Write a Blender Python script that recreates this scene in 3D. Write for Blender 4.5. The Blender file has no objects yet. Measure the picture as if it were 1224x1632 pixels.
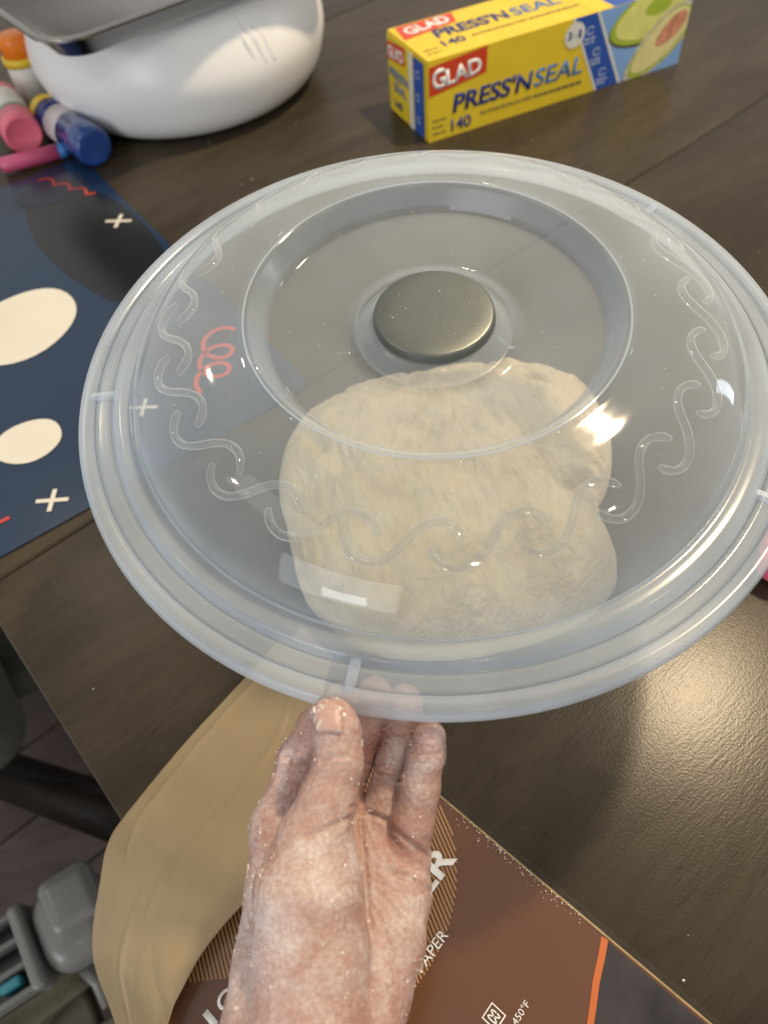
import bpy, bmesh, math, random
import numpy as np
from mathutils import Vector, Matrix, noise as mn_

random.seed(7)
scene = bpy.context.scene
COL = scene.collection

# ---------------------------------------------------------------- camera
cam_data = bpy.data.cameras.new('camera')
cam = bpy.data.objects.new('camera', cam_data)
COL.objects.link(cam)
cam_data.sensor_fit = 'AUTO'
cam_data.sensor_width = 36.0
cam_data.lens = 26.47
cam_data.clip_start = 0.01
cam_data.clip_end = 60
cam.matrix_world = Matrix(((0.993719, 0.111905, 0.0, 0.0),
                           (-0.089753, 0.797007, -0.597264, 0.0),
                           (-0.066837, 0.593513, 0.802044, 0.40),
                           (0, 0, 0, 1)))
cam_data.dof.use_dof = True
cam_data.dof.focus_distance = 0.335
cam_data.dof.aperture_fstop = 9.0
scene.camera = cam

# ---------------------------------------------------------------- world and lamps
world = bpy.data.worlds.new('World')
scene.world = world
world.use_nodes = True
bg = world.node_tree.nodes['Background']
bg.inputs[0].default_value = (1.0, 0.965, 0.91, 1)
bg.inputs[1].default_value = 0.58

def area_lamp(name, loc, target, power, color, size, size_y=None, shape='DISK', spread=180):
    d = bpy.data.lights.new(name, 'AREA')
    d.shape = shape
    d.size = size
    if size_y:
        d.size_y = size_y
    d.energy = power
    d.color = color
    d.spread = math.radians(spread)
    o = bpy.data.objects.new(name, d)
    COL.objects.link(o)
    o.location = loc
    o.rotation_euler = (Vector(target) - Vector(loc)).to_track_quat('-Z', 'Y').to_euler()
    return o

# warm ceiling downlight that throws the lid's shadow, and two windows
area_lamp('ceiling_downlight', (0.775, 0.755, 1.60), (0.05, 0.3, 0), 29, (1.0, 0.78, 0.50), 0.13)
area_lamp('window_behind', (-1.35, -1.85, 0.42), (0, 0.3, 0), 5, (0.90, 0.95, 1.0), 0.60, 0.36, 'RECTANGLE')
area_lamp('window_fill', (-1.9, -2.4, 0.8), (0, 0.5, 0), 28, (0.92, 0.96, 1.0), 2.2, 1.5, 'RECTANGLE')  # broad fill added behind the camera to brighten the basin front
area_lamp('window_side', (2.4, 0.9, 0.40), (0, 0.4, 0), 4, (0.80, 0.90, 1.0), 0.14, 0.9, 'RECTANGLE')

area_lamp('ceiling_panel', (-1.2, -0.1, 1.65), (0, 0.3, 0), 2.2, (1.0, 0.95, 0.88), 0.95, 0.6, 'RECTANGLE')

for loc_ in ((-0.9, 1.35, 1.66), (0.25, -1.25, 1.66), (1.5, -0.55, 1.66), (-1.55, 0.25, 1.66), (0.5, 2.1, 1.66)):
    area_lamp('ceiling_spot', loc_, (0, 0.3, 0), 1.6, (1.0, 0.84, 0.60), 0.07)

scene.view_settings.view_transform = 'Standard'
scene.view_settings.look = 'None'
scene.view_settings.exposure = 0.0
scene.view_settings.gamma = 1.0
scene.view_settings.use_curve_mapping = False
try:
    scene.cycles.transparent_max_bounces = 24
    scene.cycles.max_bounces = 10
    scene.cycles.caustics_reflective = False
    scene.cycles.caustics_refractive = False
except Exception:
    pass

# ---------------------------------------------------------------- materials
def nodes_of(name):
    m = bpy.data.materials.new(name)
    m.use_nodes = True
    nt = m.node_tree
    return m, nt, nt.nodes['Principled BSDF']

def N(nt, kind, **kw):
    n = nt.nodes.new(kind)
    for k, v in kw.items():
        if k.startswith('i_'):
            n.inputs[k[2:].replace('_', ' ')].default_value = v
        else:
            setattr(n, k, v)
    return n

def ramp(nt, fac, stops):
    r = nt.nodes.new('ShaderNodeValToRGB')
    e = r.color_ramp.elements
    while len(e) < len(stops):
        e.new(0.5)
    for el, (p, c) in zip(e, stops):
        el.position = p
        el.color = (c[0], c[1], c[2], 1)
    nt.links.new(fac, r.inputs[0])
    return r.outputs[0]

def mat(name, col, rough=0.5, var=0.06, scale=40.0, bump=0.0, bscale=300.0, metallic=0.0, sss=0.0, coat=0.0, spec=0.5):
    m, nt, b = nodes_of(name)
    tc = N(nt, 'ShaderNodeTexCoord')
    n = N(nt, 'ShaderNodeTexNoise', i_Scale=scale, i_Detail=5.0)
    nt.links.new(tc.outputs['Object'], n.inputs['Vector'])
    lo = [max(0, c * (1 - var)) for c in col]
    hi = [min(1, c * (1 + var)) for c in col]
    nt.links.new(ramp(nt, n.outputs['Fac'], [(0.3, lo), (0.7, hi)]), b.inputs['Base Color'])
    b.inputs['Roughness'].default_value = rough
    b.inputs['Metallic'].default_value = metallic
    b.inputs['Specular IOR Level'].default_value = spec
    if sss:
        b.inputs['Subsurface Weight'].default_value = sss
        b.inputs['Subsurface Scale'].default_value = 0.004
        b.inputs['Subsurface Radius'].default_value = (1.0, 0.5, 0.3)
    if coat:
        b.inputs['Coat Weight'].default_value = coat
        b.inputs['Coat Roughness'].default_value = 0.08
    if bump:
        n2 = N(nt, 'ShaderNodeTexNoise', i_Scale=bscale, i_Detail=4.0)
        nt.links.new(tc.outputs['Object'], n2.inputs['Vector'])
        bp = N(nt, 'ShaderNodeBump', i_Strength=bump, i_Distance=0.001)
        nt.links.new(n2.outputs['Fac'], bp.inputs['Height'])
        nt.links.new(bp.outputs['Normal'], b.inputs['Normal'])
    return m

def wood_mat(name, dark, light, rough=0.36, ang=0.0, seed=0.0):
    m, nt, b = nodes_of(name)
    tc = N(nt, 'ShaderNodeTexCoord')
    mp = N(nt, 'ShaderNodeMapping')
    mp.inputs['Rotation'].default_value = (0, 0, ang)
    mp.inputs['Location'].default_value = (seed, seed * 0.7, 0)
    nt.links.new(tc.outputs['Object'], mp.inputs['Vector'])
    def stretched(sx, sy, scale, detail, dist):
        k = N(nt, 'ShaderNodeMapping')
        k.inputs['Scale'].default_value = (sx, sy, sy)
        nt.links.new(mp.outputs['Vector'], k.inputs['Vector'])
        n = N(nt, 'ShaderNodeTexNoise', i_Scale=scale, i_Detail=detail, i_Distortion=dist)
        nt.links.new(k.outputs['Vector'], n.inputs['Vector'])
        return n.outputs['Fac']
    broad = stretched(1.0, 4.0, 4.0, 6.0, 0.7)
    mid = stretched(1.0, 5.0, 17.0, 7.0, 1.2)
    fine = stretched(1.0, 7.0, 95.0, 3.0, 0.3)
    c1 = ramp(nt, broad, [(0.30, dark), (0.72, light)])
    c2 = ramp(nt, mid, [(0.32, (0.80, 0.80, 0.80)), (0.66, (1.08, 1.07, 1.06))])
    c3 = ramp(nt, fine, [(0.30, (0.62, 0.62, 0.62)), (0.42, (1, 1, 1))])
    mx = N(nt, 'ShaderNodeMix', data_type='RGBA', blend_type='MULTIPLY')
    mx.inputs[0].default_value = 0.8
    nt.links.new(c1, mx.inputs[6]); nt.links.new(c2, mx.inputs[7])
    mx2 = N(nt, 'ShaderNodeMix', data_type='RGBA', blend_type='MULTIPLY')
    mx2.inputs[0].default_value = 0.55
    nt.links.new(mx.outputs[2], mx2.inputs[6]); nt.links.new(c3, mx2.inputs[7])
    nt.links.new(mx2.outputs[2], b.inputs['Base Color'])
    b.inputs['Roughness'].default_value = rough
    b.inputs['Specular IOR Level'].default_value = 0.15
    # leathery lacquer orange-peel plus pores
    op = N(nt, 'ShaderNodeTexNoise', i_Scale=820.0, i_Detail=2.0)
    nt.links.new(tc.outputs['Object'], op.inputs['Vector'])
    ad = N(nt, 'ShaderNodeMath', operation='ADD')
    nt.links.new(op.outputs['Fac'], ad.inputs[0]); nt.links.new(fine, ad.inputs[1])
    bp = N(nt, 'ShaderNodeBump', i_Strength=0.5, i_Distance=0.00010)
    nt.links.new(ad.outputs[0], bp.inputs['Height'])
    nt.links.new(bp.outputs['Normal'], b.inputs['Normal'])
    return m

def plastic_clear(name, milk, tint=(0.86, 0.91, 1.0), rough=0.06, gloss=1.0, edge=1.1, epow=1.0):
    """thin clear polypropylene: transmits, reflects by Fresnel, scatters a little"""
    m = bpy.data.materials.new(name)
    m.use_nodes = True
    nt = m.node_tree
    nt.nodes.clear()
    out = N(nt, 'ShaderNodeOutputMaterial')
    tr = N(nt, 'ShaderNodeBsdfTransparent'); tr.inputs[0].default_value = (0.96, 0.965, 0.97, 1)
    di = N(nt, 'ShaderNodeBsdfDiffuse'); di.inputs[0].default_value = (*tint, 1)
    tl = N(nt, 'ShaderNodeBsdfTranslucent'); tl.inputs[0].default_value = (*tint, 1)
    gl = N(nt, 'ShaderNodeBsdfGlossy'); gl.inputs['Roughness'].default_value = rough
    mk = N(nt, 'ShaderNodeMixShader'); mk.inputs[0].default_value = 0.45
    nt.links.new(di.outputs[0], mk.inputs[1]); nt.links.new(tl.outputs[0], mk.inputs[2])
    tc = N(nt, 'ShaderNodeTexCoord')
    nz = N(nt, 'ShaderNodeTexNoise', i_Scale=18.0, i_Detail=4.0)
    nt.links.new(tc.outputs['Object'], nz.inputs['Vector'])
    # milkier where the sheet is seen edge-on, as there is more plastic in the way; embossing: painted edge highlights
    lw = N(nt, 'ShaderNodeLayerWeight', i_Blend=0.35)
    ml = N(nt, 'ShaderNodeMath', operation='MULTIPLY_ADD')
    ep = N(nt, 'ShaderNodeMath', operation='POWER'); ep.inputs[1].default_value = epow
    nt.links.new(lw.outputs['Facing'], ep.inputs[0])
    nt.links.new(ep.outputs[0], ml.inputs[0]); ml.inputs[1].default_value = milk * edge; ml.inputs[2].default_value = milk * 0.72
    mn = N(nt, 'ShaderNodeMath', operation='MULTIPLY_ADD')
    nt.links.new(nz.outputs['Fac'], mn.inputs[0]); mn.inputs[1].default_value = 0.8; mn.inputs[2].default_value = 0.6
    mm = N(nt, 'ShaderNodeMath', operation='MULTIPLY'); mm.use_clamp = True
    nt.links.new(ml.outputs[0], mm.inputs[0]); nt.links.new(mn.outputs[0], mm.inputs[1])
    s1 = N(nt, 'ShaderNodeMixShader')
    nt.links.new(mm.outputs[0], s1.inputs[0]); nt.links.new(tr.outputs[0], s1.inputs[1]); nt.links.new(mk.outputs[0], s1.inputs[2])
    lf = N(nt, 'ShaderNodeLayerWeight', i_Blend=0.5)
    pw = N(nt, 'ShaderNodeMath', operation='POWER'); pw.inputs[1].default_value = 4.5
    nt.links.new(lf.outputs['Facing'], pw.inputs[0])
    fm = N(nt, 'ShaderNodeMath', operation='MULTIPLY_ADD'); fm.inputs[1].default_value = 0.75; fm.inputs[2].default_value = 0.035 * gloss
    fm.use_clamp = True
    nt.links.new(pw.outputs[0], fm.inputs[0])
    ge = N(nt, 'ShaderNodeNewGeometry')
    bk = N(nt, 'ShaderNodeMath', operation='SUBTRACT'); bk.inputs[0].default_value = 1.0
    nt.links.new(ge.outputs['Backfacing'], bk.inputs[1])
    fo_ = N(nt, 'ShaderNodeMath', operation='MULTIPLY')
    nt.links.new(fm.outputs[0], fo_.inputs[0]); nt.links.new(bk.outputs[0], fo_.inputs[1])
    fm = fo_
    s2 = N(nt, 'ShaderNodeMixShader')
    nt.links.new(fm.outputs[0], s2.inputs[0]); nt.links.new(s1.outputs[0], s2.inputs[1]); nt.links.new(gl.outputs[0], s2.inputs[2])
    bn = N(nt, 'ShaderNodeTexNoise', i_Scale=35.0, i_Detail=2.0)
    nt.links.new(tc.outputs['Object'], bn.inputs['Vector'])
    bp = N(nt, 'ShaderNodeBump', i_Strength=0.06, i_Distance=0.002)
    nt.links.new(bn.outputs['Fac'], bp.inputs['Height'])
    nt.links.new(bp.outputs['Normal'], gl.inputs['Normal'])
    nt.links.new(s2.outputs[0], out.inputs[0])
    return m

W_ANG = math.atan2(0.5847, 0.8113)
M = {}
M['table'] = wood_mat('table_wood', (0.031, 0.0245, 0.0172), (0.059, 0.048, 0.0335), 0.235, 0.0)
M['table2'] = wood_mat('table_wood_far', (0.036, 0.028, 0.019), (0.067, 0.053, 0.0345), 0.25, 0.0, 3.1)
M['dark_wood'] = wood_mat('dark_wood', (0.010, 0.008, 0.006), (0.022, 0.017, 0.014), 0.45)
M['floor'] = wood_mat('floor_wood', (0.07, 0.052, 0.048), (0.14, 0.11, 0.10), 0.5, 0.6)
M['dome'] = plastic_clear('clear_plastic', 0.140, (0.78, 0.89, 1.0), 0.05, 1.3, 2.6)  # blue of the lid plastics: scatter plus cool window light put into colour
M['wall'] = plastic_clear('clear_plastic_wall', 0.24, (0.76, 0.88, 1.0), 0.22, 1.5)
M['rim'] = plastic_clear('frosted_plastic', 0.38, (0.76, 0.87, 1.0), 0.14)
M['lip'] = plastic_clear('frosted_lip', 0.37, (0.78, 0.88, 1.0), 0.2)
M['emboss'] = plastic_clear('embossed_plastic', 0.045, (0.95, 0.98, 1.0), 0.05, 3.5, 22.0, 2.2)  # whitened edges paint the highlight lines along the links
M['knob_metal'] = mat('brushed_knob', (0.165, 0.178, 0.168), 0.32, 0.05, 90, 0.12, 2600, 0.9)
M['crumb'] = mat('flour_crumb', (0.80, 0.76, 0.68), 0.85)
M['white'] = mat('white_gloss', (0.83, 0.84, 0.85), 0.30, 0.02, 10, spec=0.5)
M['steel'] = mat('brushed_steel', (0.36, 0.35, 0.34), 0.20, 0.08, 30, 0.1, 600, 1.0)
M['carton_yellow'] = mat('carton_yellow', (0.72, 0.53, 0.03), 0.38, 0.05, 30)
M['carton_gold'] = mat('carton_gold', (0.86, 0.55, 0.03), 0.38, 0.05, 30)
M['carton_red'] = mat('print_red', (0.60, 0.055, 0.018), 0.4)
M['navy'] = mat('print_navy', (0.018, 0.03, 0.19), 0.42)
M['blue'] = mat('print_blue', (0.022, 0.085, 0.38), 0.42)
M['midblue'] = mat('print_mid_blue', (0.03, 0.16, 0.46), 0.42)
M['lightblue'] = mat('print_light_blue', (0.22, 0.40, 0.72), 0.42, 0.12, 20)
M['print_white'] = mat('print_white', (0.80, 0.80, 0.78), 0.45)
M['print_grey'] = mat('print_grey', (0.45, 0.50, 0.62), 0.45)
M['print_badge'] = mat('print_badge', (0.66, 0.66, 0.60), 0.45)
M['avo_skin'] = mat('avocado_skin', (0.10, 0.09, 0.04), 0.5, 0.3, 90)
M['avo_green'] = mat('avocado_green', (0.36, 0.47, 0.04), 0.5, 0.1, 60)
M['avo_flesh'] = mat('avocado_flesh', (0.70, 0.70, 0.20), 0.5, 0.08, 60)
M['avo_cream'] = mat('avocado_cream', (0.72, 0.66, 0.30), 0.5, 0.08, 60)
M['avo_wrap'] = mat('avocado_wrap', (0.55, 0.50, 0.42), 0.4, 0.25, 120)
M['avo_pit'] = mat('avocado_pit', (0.58, 0.26, 0.15), 0.5, 0.35, 90)
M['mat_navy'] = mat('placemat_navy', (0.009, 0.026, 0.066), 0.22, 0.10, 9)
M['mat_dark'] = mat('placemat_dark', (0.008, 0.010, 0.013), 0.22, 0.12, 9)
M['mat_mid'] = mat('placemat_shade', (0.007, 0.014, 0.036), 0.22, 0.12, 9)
M['mat_cream'] = mat('placemat_cream', (0.66, 0.64, 0.56), 0.25, 0.05, 9)
M['mat_red'] = mat('placemat_red', (0.50, 0.05, 0.03), 0.25)
M['orange'] = mat('orange_plastic', (0.85, 0.22, 0.015), 0.35)
M['yellow'] = mat('yellow_plastic', (0.72, 0.50, 0.03), 0.35)
M['pink'] = mat('pink_plastic', (0.78, 0.16, 0.24), 0.38)
M['magenta'] = mat('magenta_plastic', (0.62, 0.10, 0.22), 0.35)
M['bottle_white'] = mat('bottle_white', (0.68, 0.67, 0.64), 0.4)
M['bottle_label'] = mat('bottle_label', (0.55, 0.50, 0.53), 0.5, 0.15, 90)
M['green'] = mat('label_green', (0.12, 0.28, 0.14), 0.5)
M['blue_paint'] = mat('blue_plastic', (0.015, 0.06, 0.26), 0.16, 0.25, 60, coat=0.5)
M['blue_dark'] = mat('dark_blue_plastic', (0.01, 0.025, 0.16), 0.3)
M['teal'] = mat('teal_plastic', (0.03, 0.24, 0.30), 0.4)
M['grey_plastic'] = mat('grey_plastic', (0.17, 0.17, 0.165), 0.30, 0.05, 20)  # darkened: the dim light below the table is put into the colour
M['cream_plastic'] = mat('cream_panel', (0.13, 0.118, 0.085), 0.45, 0.10, 12)  # cream darkened too, shade below the table put into the colour
M['beige_cloth'] = mat('beige_cloth', (0.10, 0.088, 0.06), 0.9, 0.3, 30, 0.5, 500)
M['black'] = mat('black_plastic', (0.012, 0.012, 0.012), 0.4)
M['grey_fabric'] = mat('grey_green_fabric', (0.10, 0.10, 0.082), 0.9, 0.18, 160, 0.6, 900)
M['pack_brown'] = mat('pack_brown', (0.118, 0.048, 0.023), 0.20, 0.05, 12, 0.05, 40, coat=0.35)
M['pack_tan'] = mat('pack_tan', (0.34, 0.185, 0.085), 0.25)
M['pack_orange'] = mat('pack_orange', (0.50, 0.13, 0.03), 0.25)
M['pack_photo'] = mat('pack_photo', (0.035, 0.030, 0.034), 0.2, 0.6, 40)
M['pack_edge'] = mat('paper_stack_edge', (0.50, 0.38, 0.21), 0.8, 0.2, 200)
M['ink'] = mat('ink_dark', (0.05, 0.05, 0.06), 0.5)

def stack_mat():
    m, nt, b = nodes_of('parchment_paper')
    tc = N(nt, 'ShaderNodeTexCoord')
    n = N(nt, 'ShaderNodeTexNoise', i_Scale=16.0, i_Detail=7.0, i_Distortion=0.6)
    nt.links.new(tc.outputs['Object'], n.inputs['Vector'])
    nt.links.new(ramp(nt, n.outputs['Fac'], [(0.3, (0.44, 0.345, 0.205)), (0.7, (0.52, 0.415, 0.255))]), b.inputs['Base Color'])
    b.inputs['Roughness'].default_value = 0.42
    n2 = N(nt, 'ShaderNodeTexNoise', i_Scale=55.0, i_Detail=9.0, i_Distortion=0.8)
    nt.links.new(tc.outputs['Object'], n2.inputs['Vector'])
    bp = N(nt, 'ShaderNodeBump', i_Strength=0.5, i_Distance=0.0015)
    nt.links.new(n2.outputs['Fac'], bp.inputs['Height'])
    nt.links.new(bp.outputs['Normal'], b.inputs['Normal'])
    nt.nodes.remove(nt.nodes['Material Output'])
    out = N(nt, 'ShaderNodeOutputMaterial')
    tl = N(nt, 'ShaderNodeBsdfTranslucent'); tl.inputs[0].default_value = (0.62, 0.46, 0.25, 1)
    mx = N(nt, 'ShaderNodeMixShader'); mx.inputs[0].default_value = 0.25
    nt.links.new(b.outputs[0], mx.inputs[1]); nt.links.new(tl.outputs[0], mx.inputs[2])
    tr = N(nt, 'ShaderNodeBsdfTransparent')
    m2 = N(nt, 'ShaderNodeMixShader'); m2.inputs[0].default_value = 0.34
    nt.links.new(mx.outputs[0], m2.inputs[1]); nt.links.new(tr.outputs[0], m2.inputs[2])
    nt.links.new(m2.outputs[0], out.inputs[0])
    return m
M['parchment'] = stack_mat()

def dough_mat():
    m, nt, b = nodes_of('bread_dough')
    tc = N(nt, 'ShaderNodeTexCoord')
    n = N(nt, 'ShaderNodeTexNoise', i_Scale=28.0, i_Detail=8.0, i_Distortion=0.8)
    nt.links.new(tc.outputs['Object'], n.inputs['Vector'])
    nt.links.new(ramp(nt, n.outputs['Fac'], [(0.25, (0.43, 0.355, 0.215)), (0.5, (0.55, 0.475, 0.315)), (0.75, (0.62, 0.555, 0.40))]), b.inputs['Base Color'])
    b.inputs['Roughness'].default_value = 0.62
    b.inputs['Subsurface Weight'].default_value = 0.15
    b.inputs['Subsurface Scale'].default_value = 0.004
    k = N(nt, 'ShaderNodeMapping'); k.inputs['Scale'].default_value = (1.0, 0.28, 1.0); k.inputs['Rotation'].default_value = (0, 0, 0.35)
    nt.links.new(tc.outputs['Object'], k.inputs['Vector'])
    n2 = N(nt, 'ShaderNodeTexNoise', i_Scale=120.0, i_Detail=9.0, i_Distortion=2.4)
    nt.links.new(k.outputs['Vector'], n2.inputs['Vector'])
    n3 = N(nt, 'ShaderNodeTexNoise', i_Scale=420.0, i_Detail=4.0)
    nt.links.new(tc.outputs['Object'], n3.inputs['Vector'])
    ad = N(nt, 'ShaderNodeMath', operation='MULTIPLY_ADD'); ad.inputs[1].default_value = 0.3
    nt.links.new(n3.outputs['Fac'], ad.inputs[0]); nt.links.new(n2.outputs['Fac'], ad.inputs[2])
    bp = N(nt, 'ShaderNodeBump', i_Strength=0.7, i_Distance=0.003)
    nt.links.new(ad.outputs[0], bp.inputs['Height'])
    nt.links.new(bp.outputs['Normal'], b.inputs['Normal'])
    return m
M['dough'] = dough_mat()

def skin_mat():
    m, nt, b = nodes_of('floured_skin')
    tc = N(nt, 'ShaderNodeTexCoord')
    big = N(nt, 'ShaderNodeTexNoise', i_Scale=38.0, i_Detail=4.0, i_Distortion=0.4)
    nt.links.new(tc.outputs['Object'], big.inputs['Vector'])
    base = ramp(nt, big.outputs['Fac'], [(0.28, (0.345, 0.195, 0.162)), (0.5, (0.385, 0.232, 0.192)), (0.75, (0.42, 0.26, 0.215))])
    at = N(nt, 'ShaderNodeAttribute', attribute_name='skin_tone')   # R = flush, G = flour
    sep = N(nt, 'ShaderNodeSeparateColor'); nt.links.new(at.outputs['Color'], sep.inputs[0])
    red = N(nt, 'ShaderNodeMix', data_type='RGBA')
    red.inputs[7].default_value = (0.37, 0.135, 0.110, 1)
    nt.links.new(sep.outputs[0], red.inputs[0]); nt.links.new(base, red.inputs[6])
    # flour: fine speckle times patches
    sp = N(nt, 'ShaderNodeTexNoise', i_Scale=650.0, i_Detail=5.0, i_Roughness=0.65)
    nt.links.new(tc.outputs['Object'], sp.inputs['Vector'])
    pt = N(nt, 'ShaderNodeTexNoise', i_Scale=70.0, i_Detail=5.0, i_Distortion=1.0)
    nt.links.new(tc.outputs['Object'], pt.inputs['Vector'])
    a1 = N(nt, 'ShaderNodeMath', operation='MULTIPLY_ADD'); a1.inputs[1].default_value = 0.64
    nt.links.new(pt.outputs['Fac'], a1.inputs[0])
    a0 = N(nt, 'ShaderNodeMath', operation='MULTIPLY'); a0.inputs[1].default_value = 0.62
    nt.links.new(sp.outputs['Fac'], a0.inputs[0]); nt.links.new(a0.outputs[0], a1.inputs[2])
    a2 = N(nt, 'ShaderNodeMath', operation='MULTIPLY_ADD'); a2.inputs[1].default_value = 0.24
    nt.links.new(sep.outputs[1], a2.inputs[0]); nt.links.new(a1.outputs[0], a2.inputs[2])
    fl = ramp(nt, a2.outputs[0], [(0.60, (0, 0, 0)), (0.74, (0.30, 0.30, 0.30)), (0.92, (0.85, 0.85, 0.85))])
    mx = N(nt, 'ShaderNodeMix', data_type='RGBA')
    mx.inputs[7].default_value = (0.62, 0.555, 0.54, 1)
    nt.links.new(fl, mx.inputs[0]); nt.links.new(red.outputs[2], mx.inputs[6])
    nt.links.new(mx.outputs[2], b.inputs['Base Color'])
    rr = ramp(nt, fl, [(0.0, (0.42, 0.42, 0.42)), (0.6, (0.8, 0.8, 0.8))])
    nt.links.new(rr, b.inputs['Roughness'])
    b.inputs['Subsurface Weight'].default_value = 0.12
    b.inputs['Subsurface Scale'].default_value = 0.003
    b.inputs['Subsurface Radius'].default_value = (1.0, 0.4, 0.25)
    vor = N(nt, 'ShaderNodeTexVoronoi', i_Scale=520.0)
    nt.links.new(tc.outputs['Object'], vor.inputs['Vector'])
    h = N(nt, 'ShaderNodeMath', operation='MULTIPLY_ADD'); h.inputs[1].default_value = 0.35
    nt.links.new(vor.outputs['Distance'], h.inputs[0]); nt.links.new(a2.outputs[0], h.inputs[2])
    bp = N(nt, 'ShaderNodeBump', i_Strength=0.40, i_Distance=0.0014)
    nt.links.new(h.outputs[0], bp.inputs['Height'])
    nt.links.new(bp.outputs['Normal'], b.inputs['Normal'])
    return m
M['skin'] = skin_mat()
def nail_mat():
    m, nt, b = nodes_of('thumb_nail')
    tc = N(nt, 'ShaderNodeTexCoord')
    n = N(nt, 'ShaderNodeTexNoise', i_Scale=160.0, i_Detail=6.0, i_Distortion=1.5)
    nt.links.new(tc.outputs['Object'], n.inputs['Vector'])
    f = ramp(nt, n.outputs['Fac'], [(0.48, (0.47, 0.30, 0.26)), (0.58, (0.52, 0.40, 0.36)), (0.64, (0.70, 0.66, 0.62))])
    nt.links.new(f, b.inputs['Base Color'])
    b.inputs['Roughness'].default_value = 0.38
    bp = N(nt, 'ShaderNodeBump', i_Strength=0.4, i_Distance=0.001)
    nt.links.new(n.outputs['Fac'], bp.inputs['Height'])
    nt.links.new(bp.outputs['Normal'], b.inputs['Normal'])
    return m
M['nail'] = nail_mat()

# ---------------------------------------------------------------- mesh helpers
def mesh_obj(name, verts, faces, material, parent=None, smooth=True):
    me = bpy.data.meshes.new(name)
    me.from_pydata([tuple(v) for v in verts], [], faces)
    me.update()
    return link_mesh(name, me, material, parent, smooth)

def link_mesh(name, me, material, parent=None, smooth=True):
    o = bpy.data.objects.new(name, me)
    COL.objects.link(o)
    if material:
        me.materials.append(M[material] if isinstance(material, str) else material)
    if smooth:
        for p in me.polygons:
            p.use_smooth = True
    if parent:
        o.parent = parent
    return o

def bm_obj(name, bm, material, parent=None, smooth=True):
    bmesh.ops.recalc_face_normals(bm, faces=bm.faces)
    me = bpy.data.meshes.new(name)
    bm.to_mesh(me); bm.free()
    return link_mesh(name, me, material, parent, smooth)

def empty(name, loc=(0, 0, 0), rot=None):
    o = bpy.data.objects.new(name, None)
    COL.objects.link(o)
    o.location = loc
    if rot is not None:
        o.rotation_euler = rot
    o.empty_display_size = 0.02
    return o

def tag(o, label, cat, group=None):
    o['label'] = label; o['category'] = cat
    if group: o['group'] = group
    return o

def lathe(name, prof, material, parent=None, seg=96, closed=False, loc=None):
    verts, faces = [], []
    n = len(prof)
    rows = []
    for (r, z) in prof:
        if r < 1e-6:
            rows.append([len(verts)]); verts.append((0, 0, z))
        else:
            rows.append(list(range(len(verts), len(verts) + seg)))
            for k in range(seg):
                a = 2 * math.pi * k / seg
                verts.append((r * math.cos(a), r * math.sin(a), z))
    rng = range(n) if closed else range(n - 1)
    for i in rng:
        A, B = rows[i], rows[(i + 1) % n]
        for k in range(seg):
            k2 = (k + 1) % seg
            if len(A) == 1 and len(B) == 1: continue
            if len(A) == 1: faces.append((A[0], B[k2], B[k]))
            elif len(B) == 1: faces.append((A[k], A[k2], B[0]))
            else: faces.append((A[k], A[k2], B[k2], B[k]))
    o = mesh_obj(name, verts, faces, material, parent)
    bm = bmesh.new(); bm.from_mesh(o.data); bmesh.ops.recalc_face_normals(bm, faces=bm.faces); bm.to_mesh(o.data); bm.free()
    for p in o.data.polygons: p.use_smooth = True
    if loc: o.location = loc
    return o

def smooth_prof(pts, n=6):
    """Catmull-Rom through a profile"""
    P = [Vector((*p, 0)) if len(p) == 2 else Vector(p) for p in pts]
    out = []
    for i in range(len(P) - 1):
        p0 = P[max(i - 1, 0)]; p1 = P[i]; p2 = P[i + 1]; p3 = P[min(i + 2, len(P) - 1)]
        for k in range(n):
            t = k / n
            out.append(0.5 * ((2 * p1) + (p2 - p0) * t + (2 * p0 - 5 * p1 + 4 * p2 - p3) * t * t + (-p0 + 3 * p1 - 3 * p2 + p3) * t ** 3))
    out.append(P[-1])
    return out

def shell(prof, t):
    """closed thin-sheet profile: outer line and the same line moved in by t"""
    pts = [Vector(p) for p in prof]
    off = []
    for i, p in enumerate(pts):
        d = (pts[min(i + 1, len(pts) - 1)] - pts[max(i - 1, 0)]).normalized()
        nrm = Vector((d.y, -d.x))
        off.append(p - nrm * t * (1 if True else 0))
    return [(p.x, p.y) for p in pts] + [(p.x, p.y) for p in reversed(off)]

def tube(name, pts, rad, material, parent=None, seg=8, caps=True):
    pts = [Vector(p) for p in pts]
    rads = rad if isinstance(rad, (list, tuple)) else [rad] * len(pts)
    verts, faces = [], []
    up = None
    for i, p in enumerate(pts):
        d = (pts[min(i + 1, len(pts) - 1)] - pts[max(i - 1, 0)]).normalized()
        if up is None:
            up = Vector((0, 0, 1)) if abs(d.z) < 0.9 else Vector((1, 0, 0))
        a = d.cross(up).normalized(); b = a.cross(d).normalized(); up = b
        for k in range(seg):
            t = 2 * math.pi * k / seg
            verts.append(p + (a * math.cos(t) + b * math.sin(t)) * rads[i])
    n = len(pts)
    for i in range(n - 1):
        for k in range(seg):
            k2 = (k + 1) % seg
            faces.append((i * seg + k, i * seg + k2, (i + 1) * seg + k2, (i + 1) * seg + k))
    if caps:
        faces.append(tuple(range(seg - 1, -1, -1)))
        faces.append(tuple((n - 1) * seg + k for k in range(seg)))
    return mesh_obj(name, verts, faces, material, parent)

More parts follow.
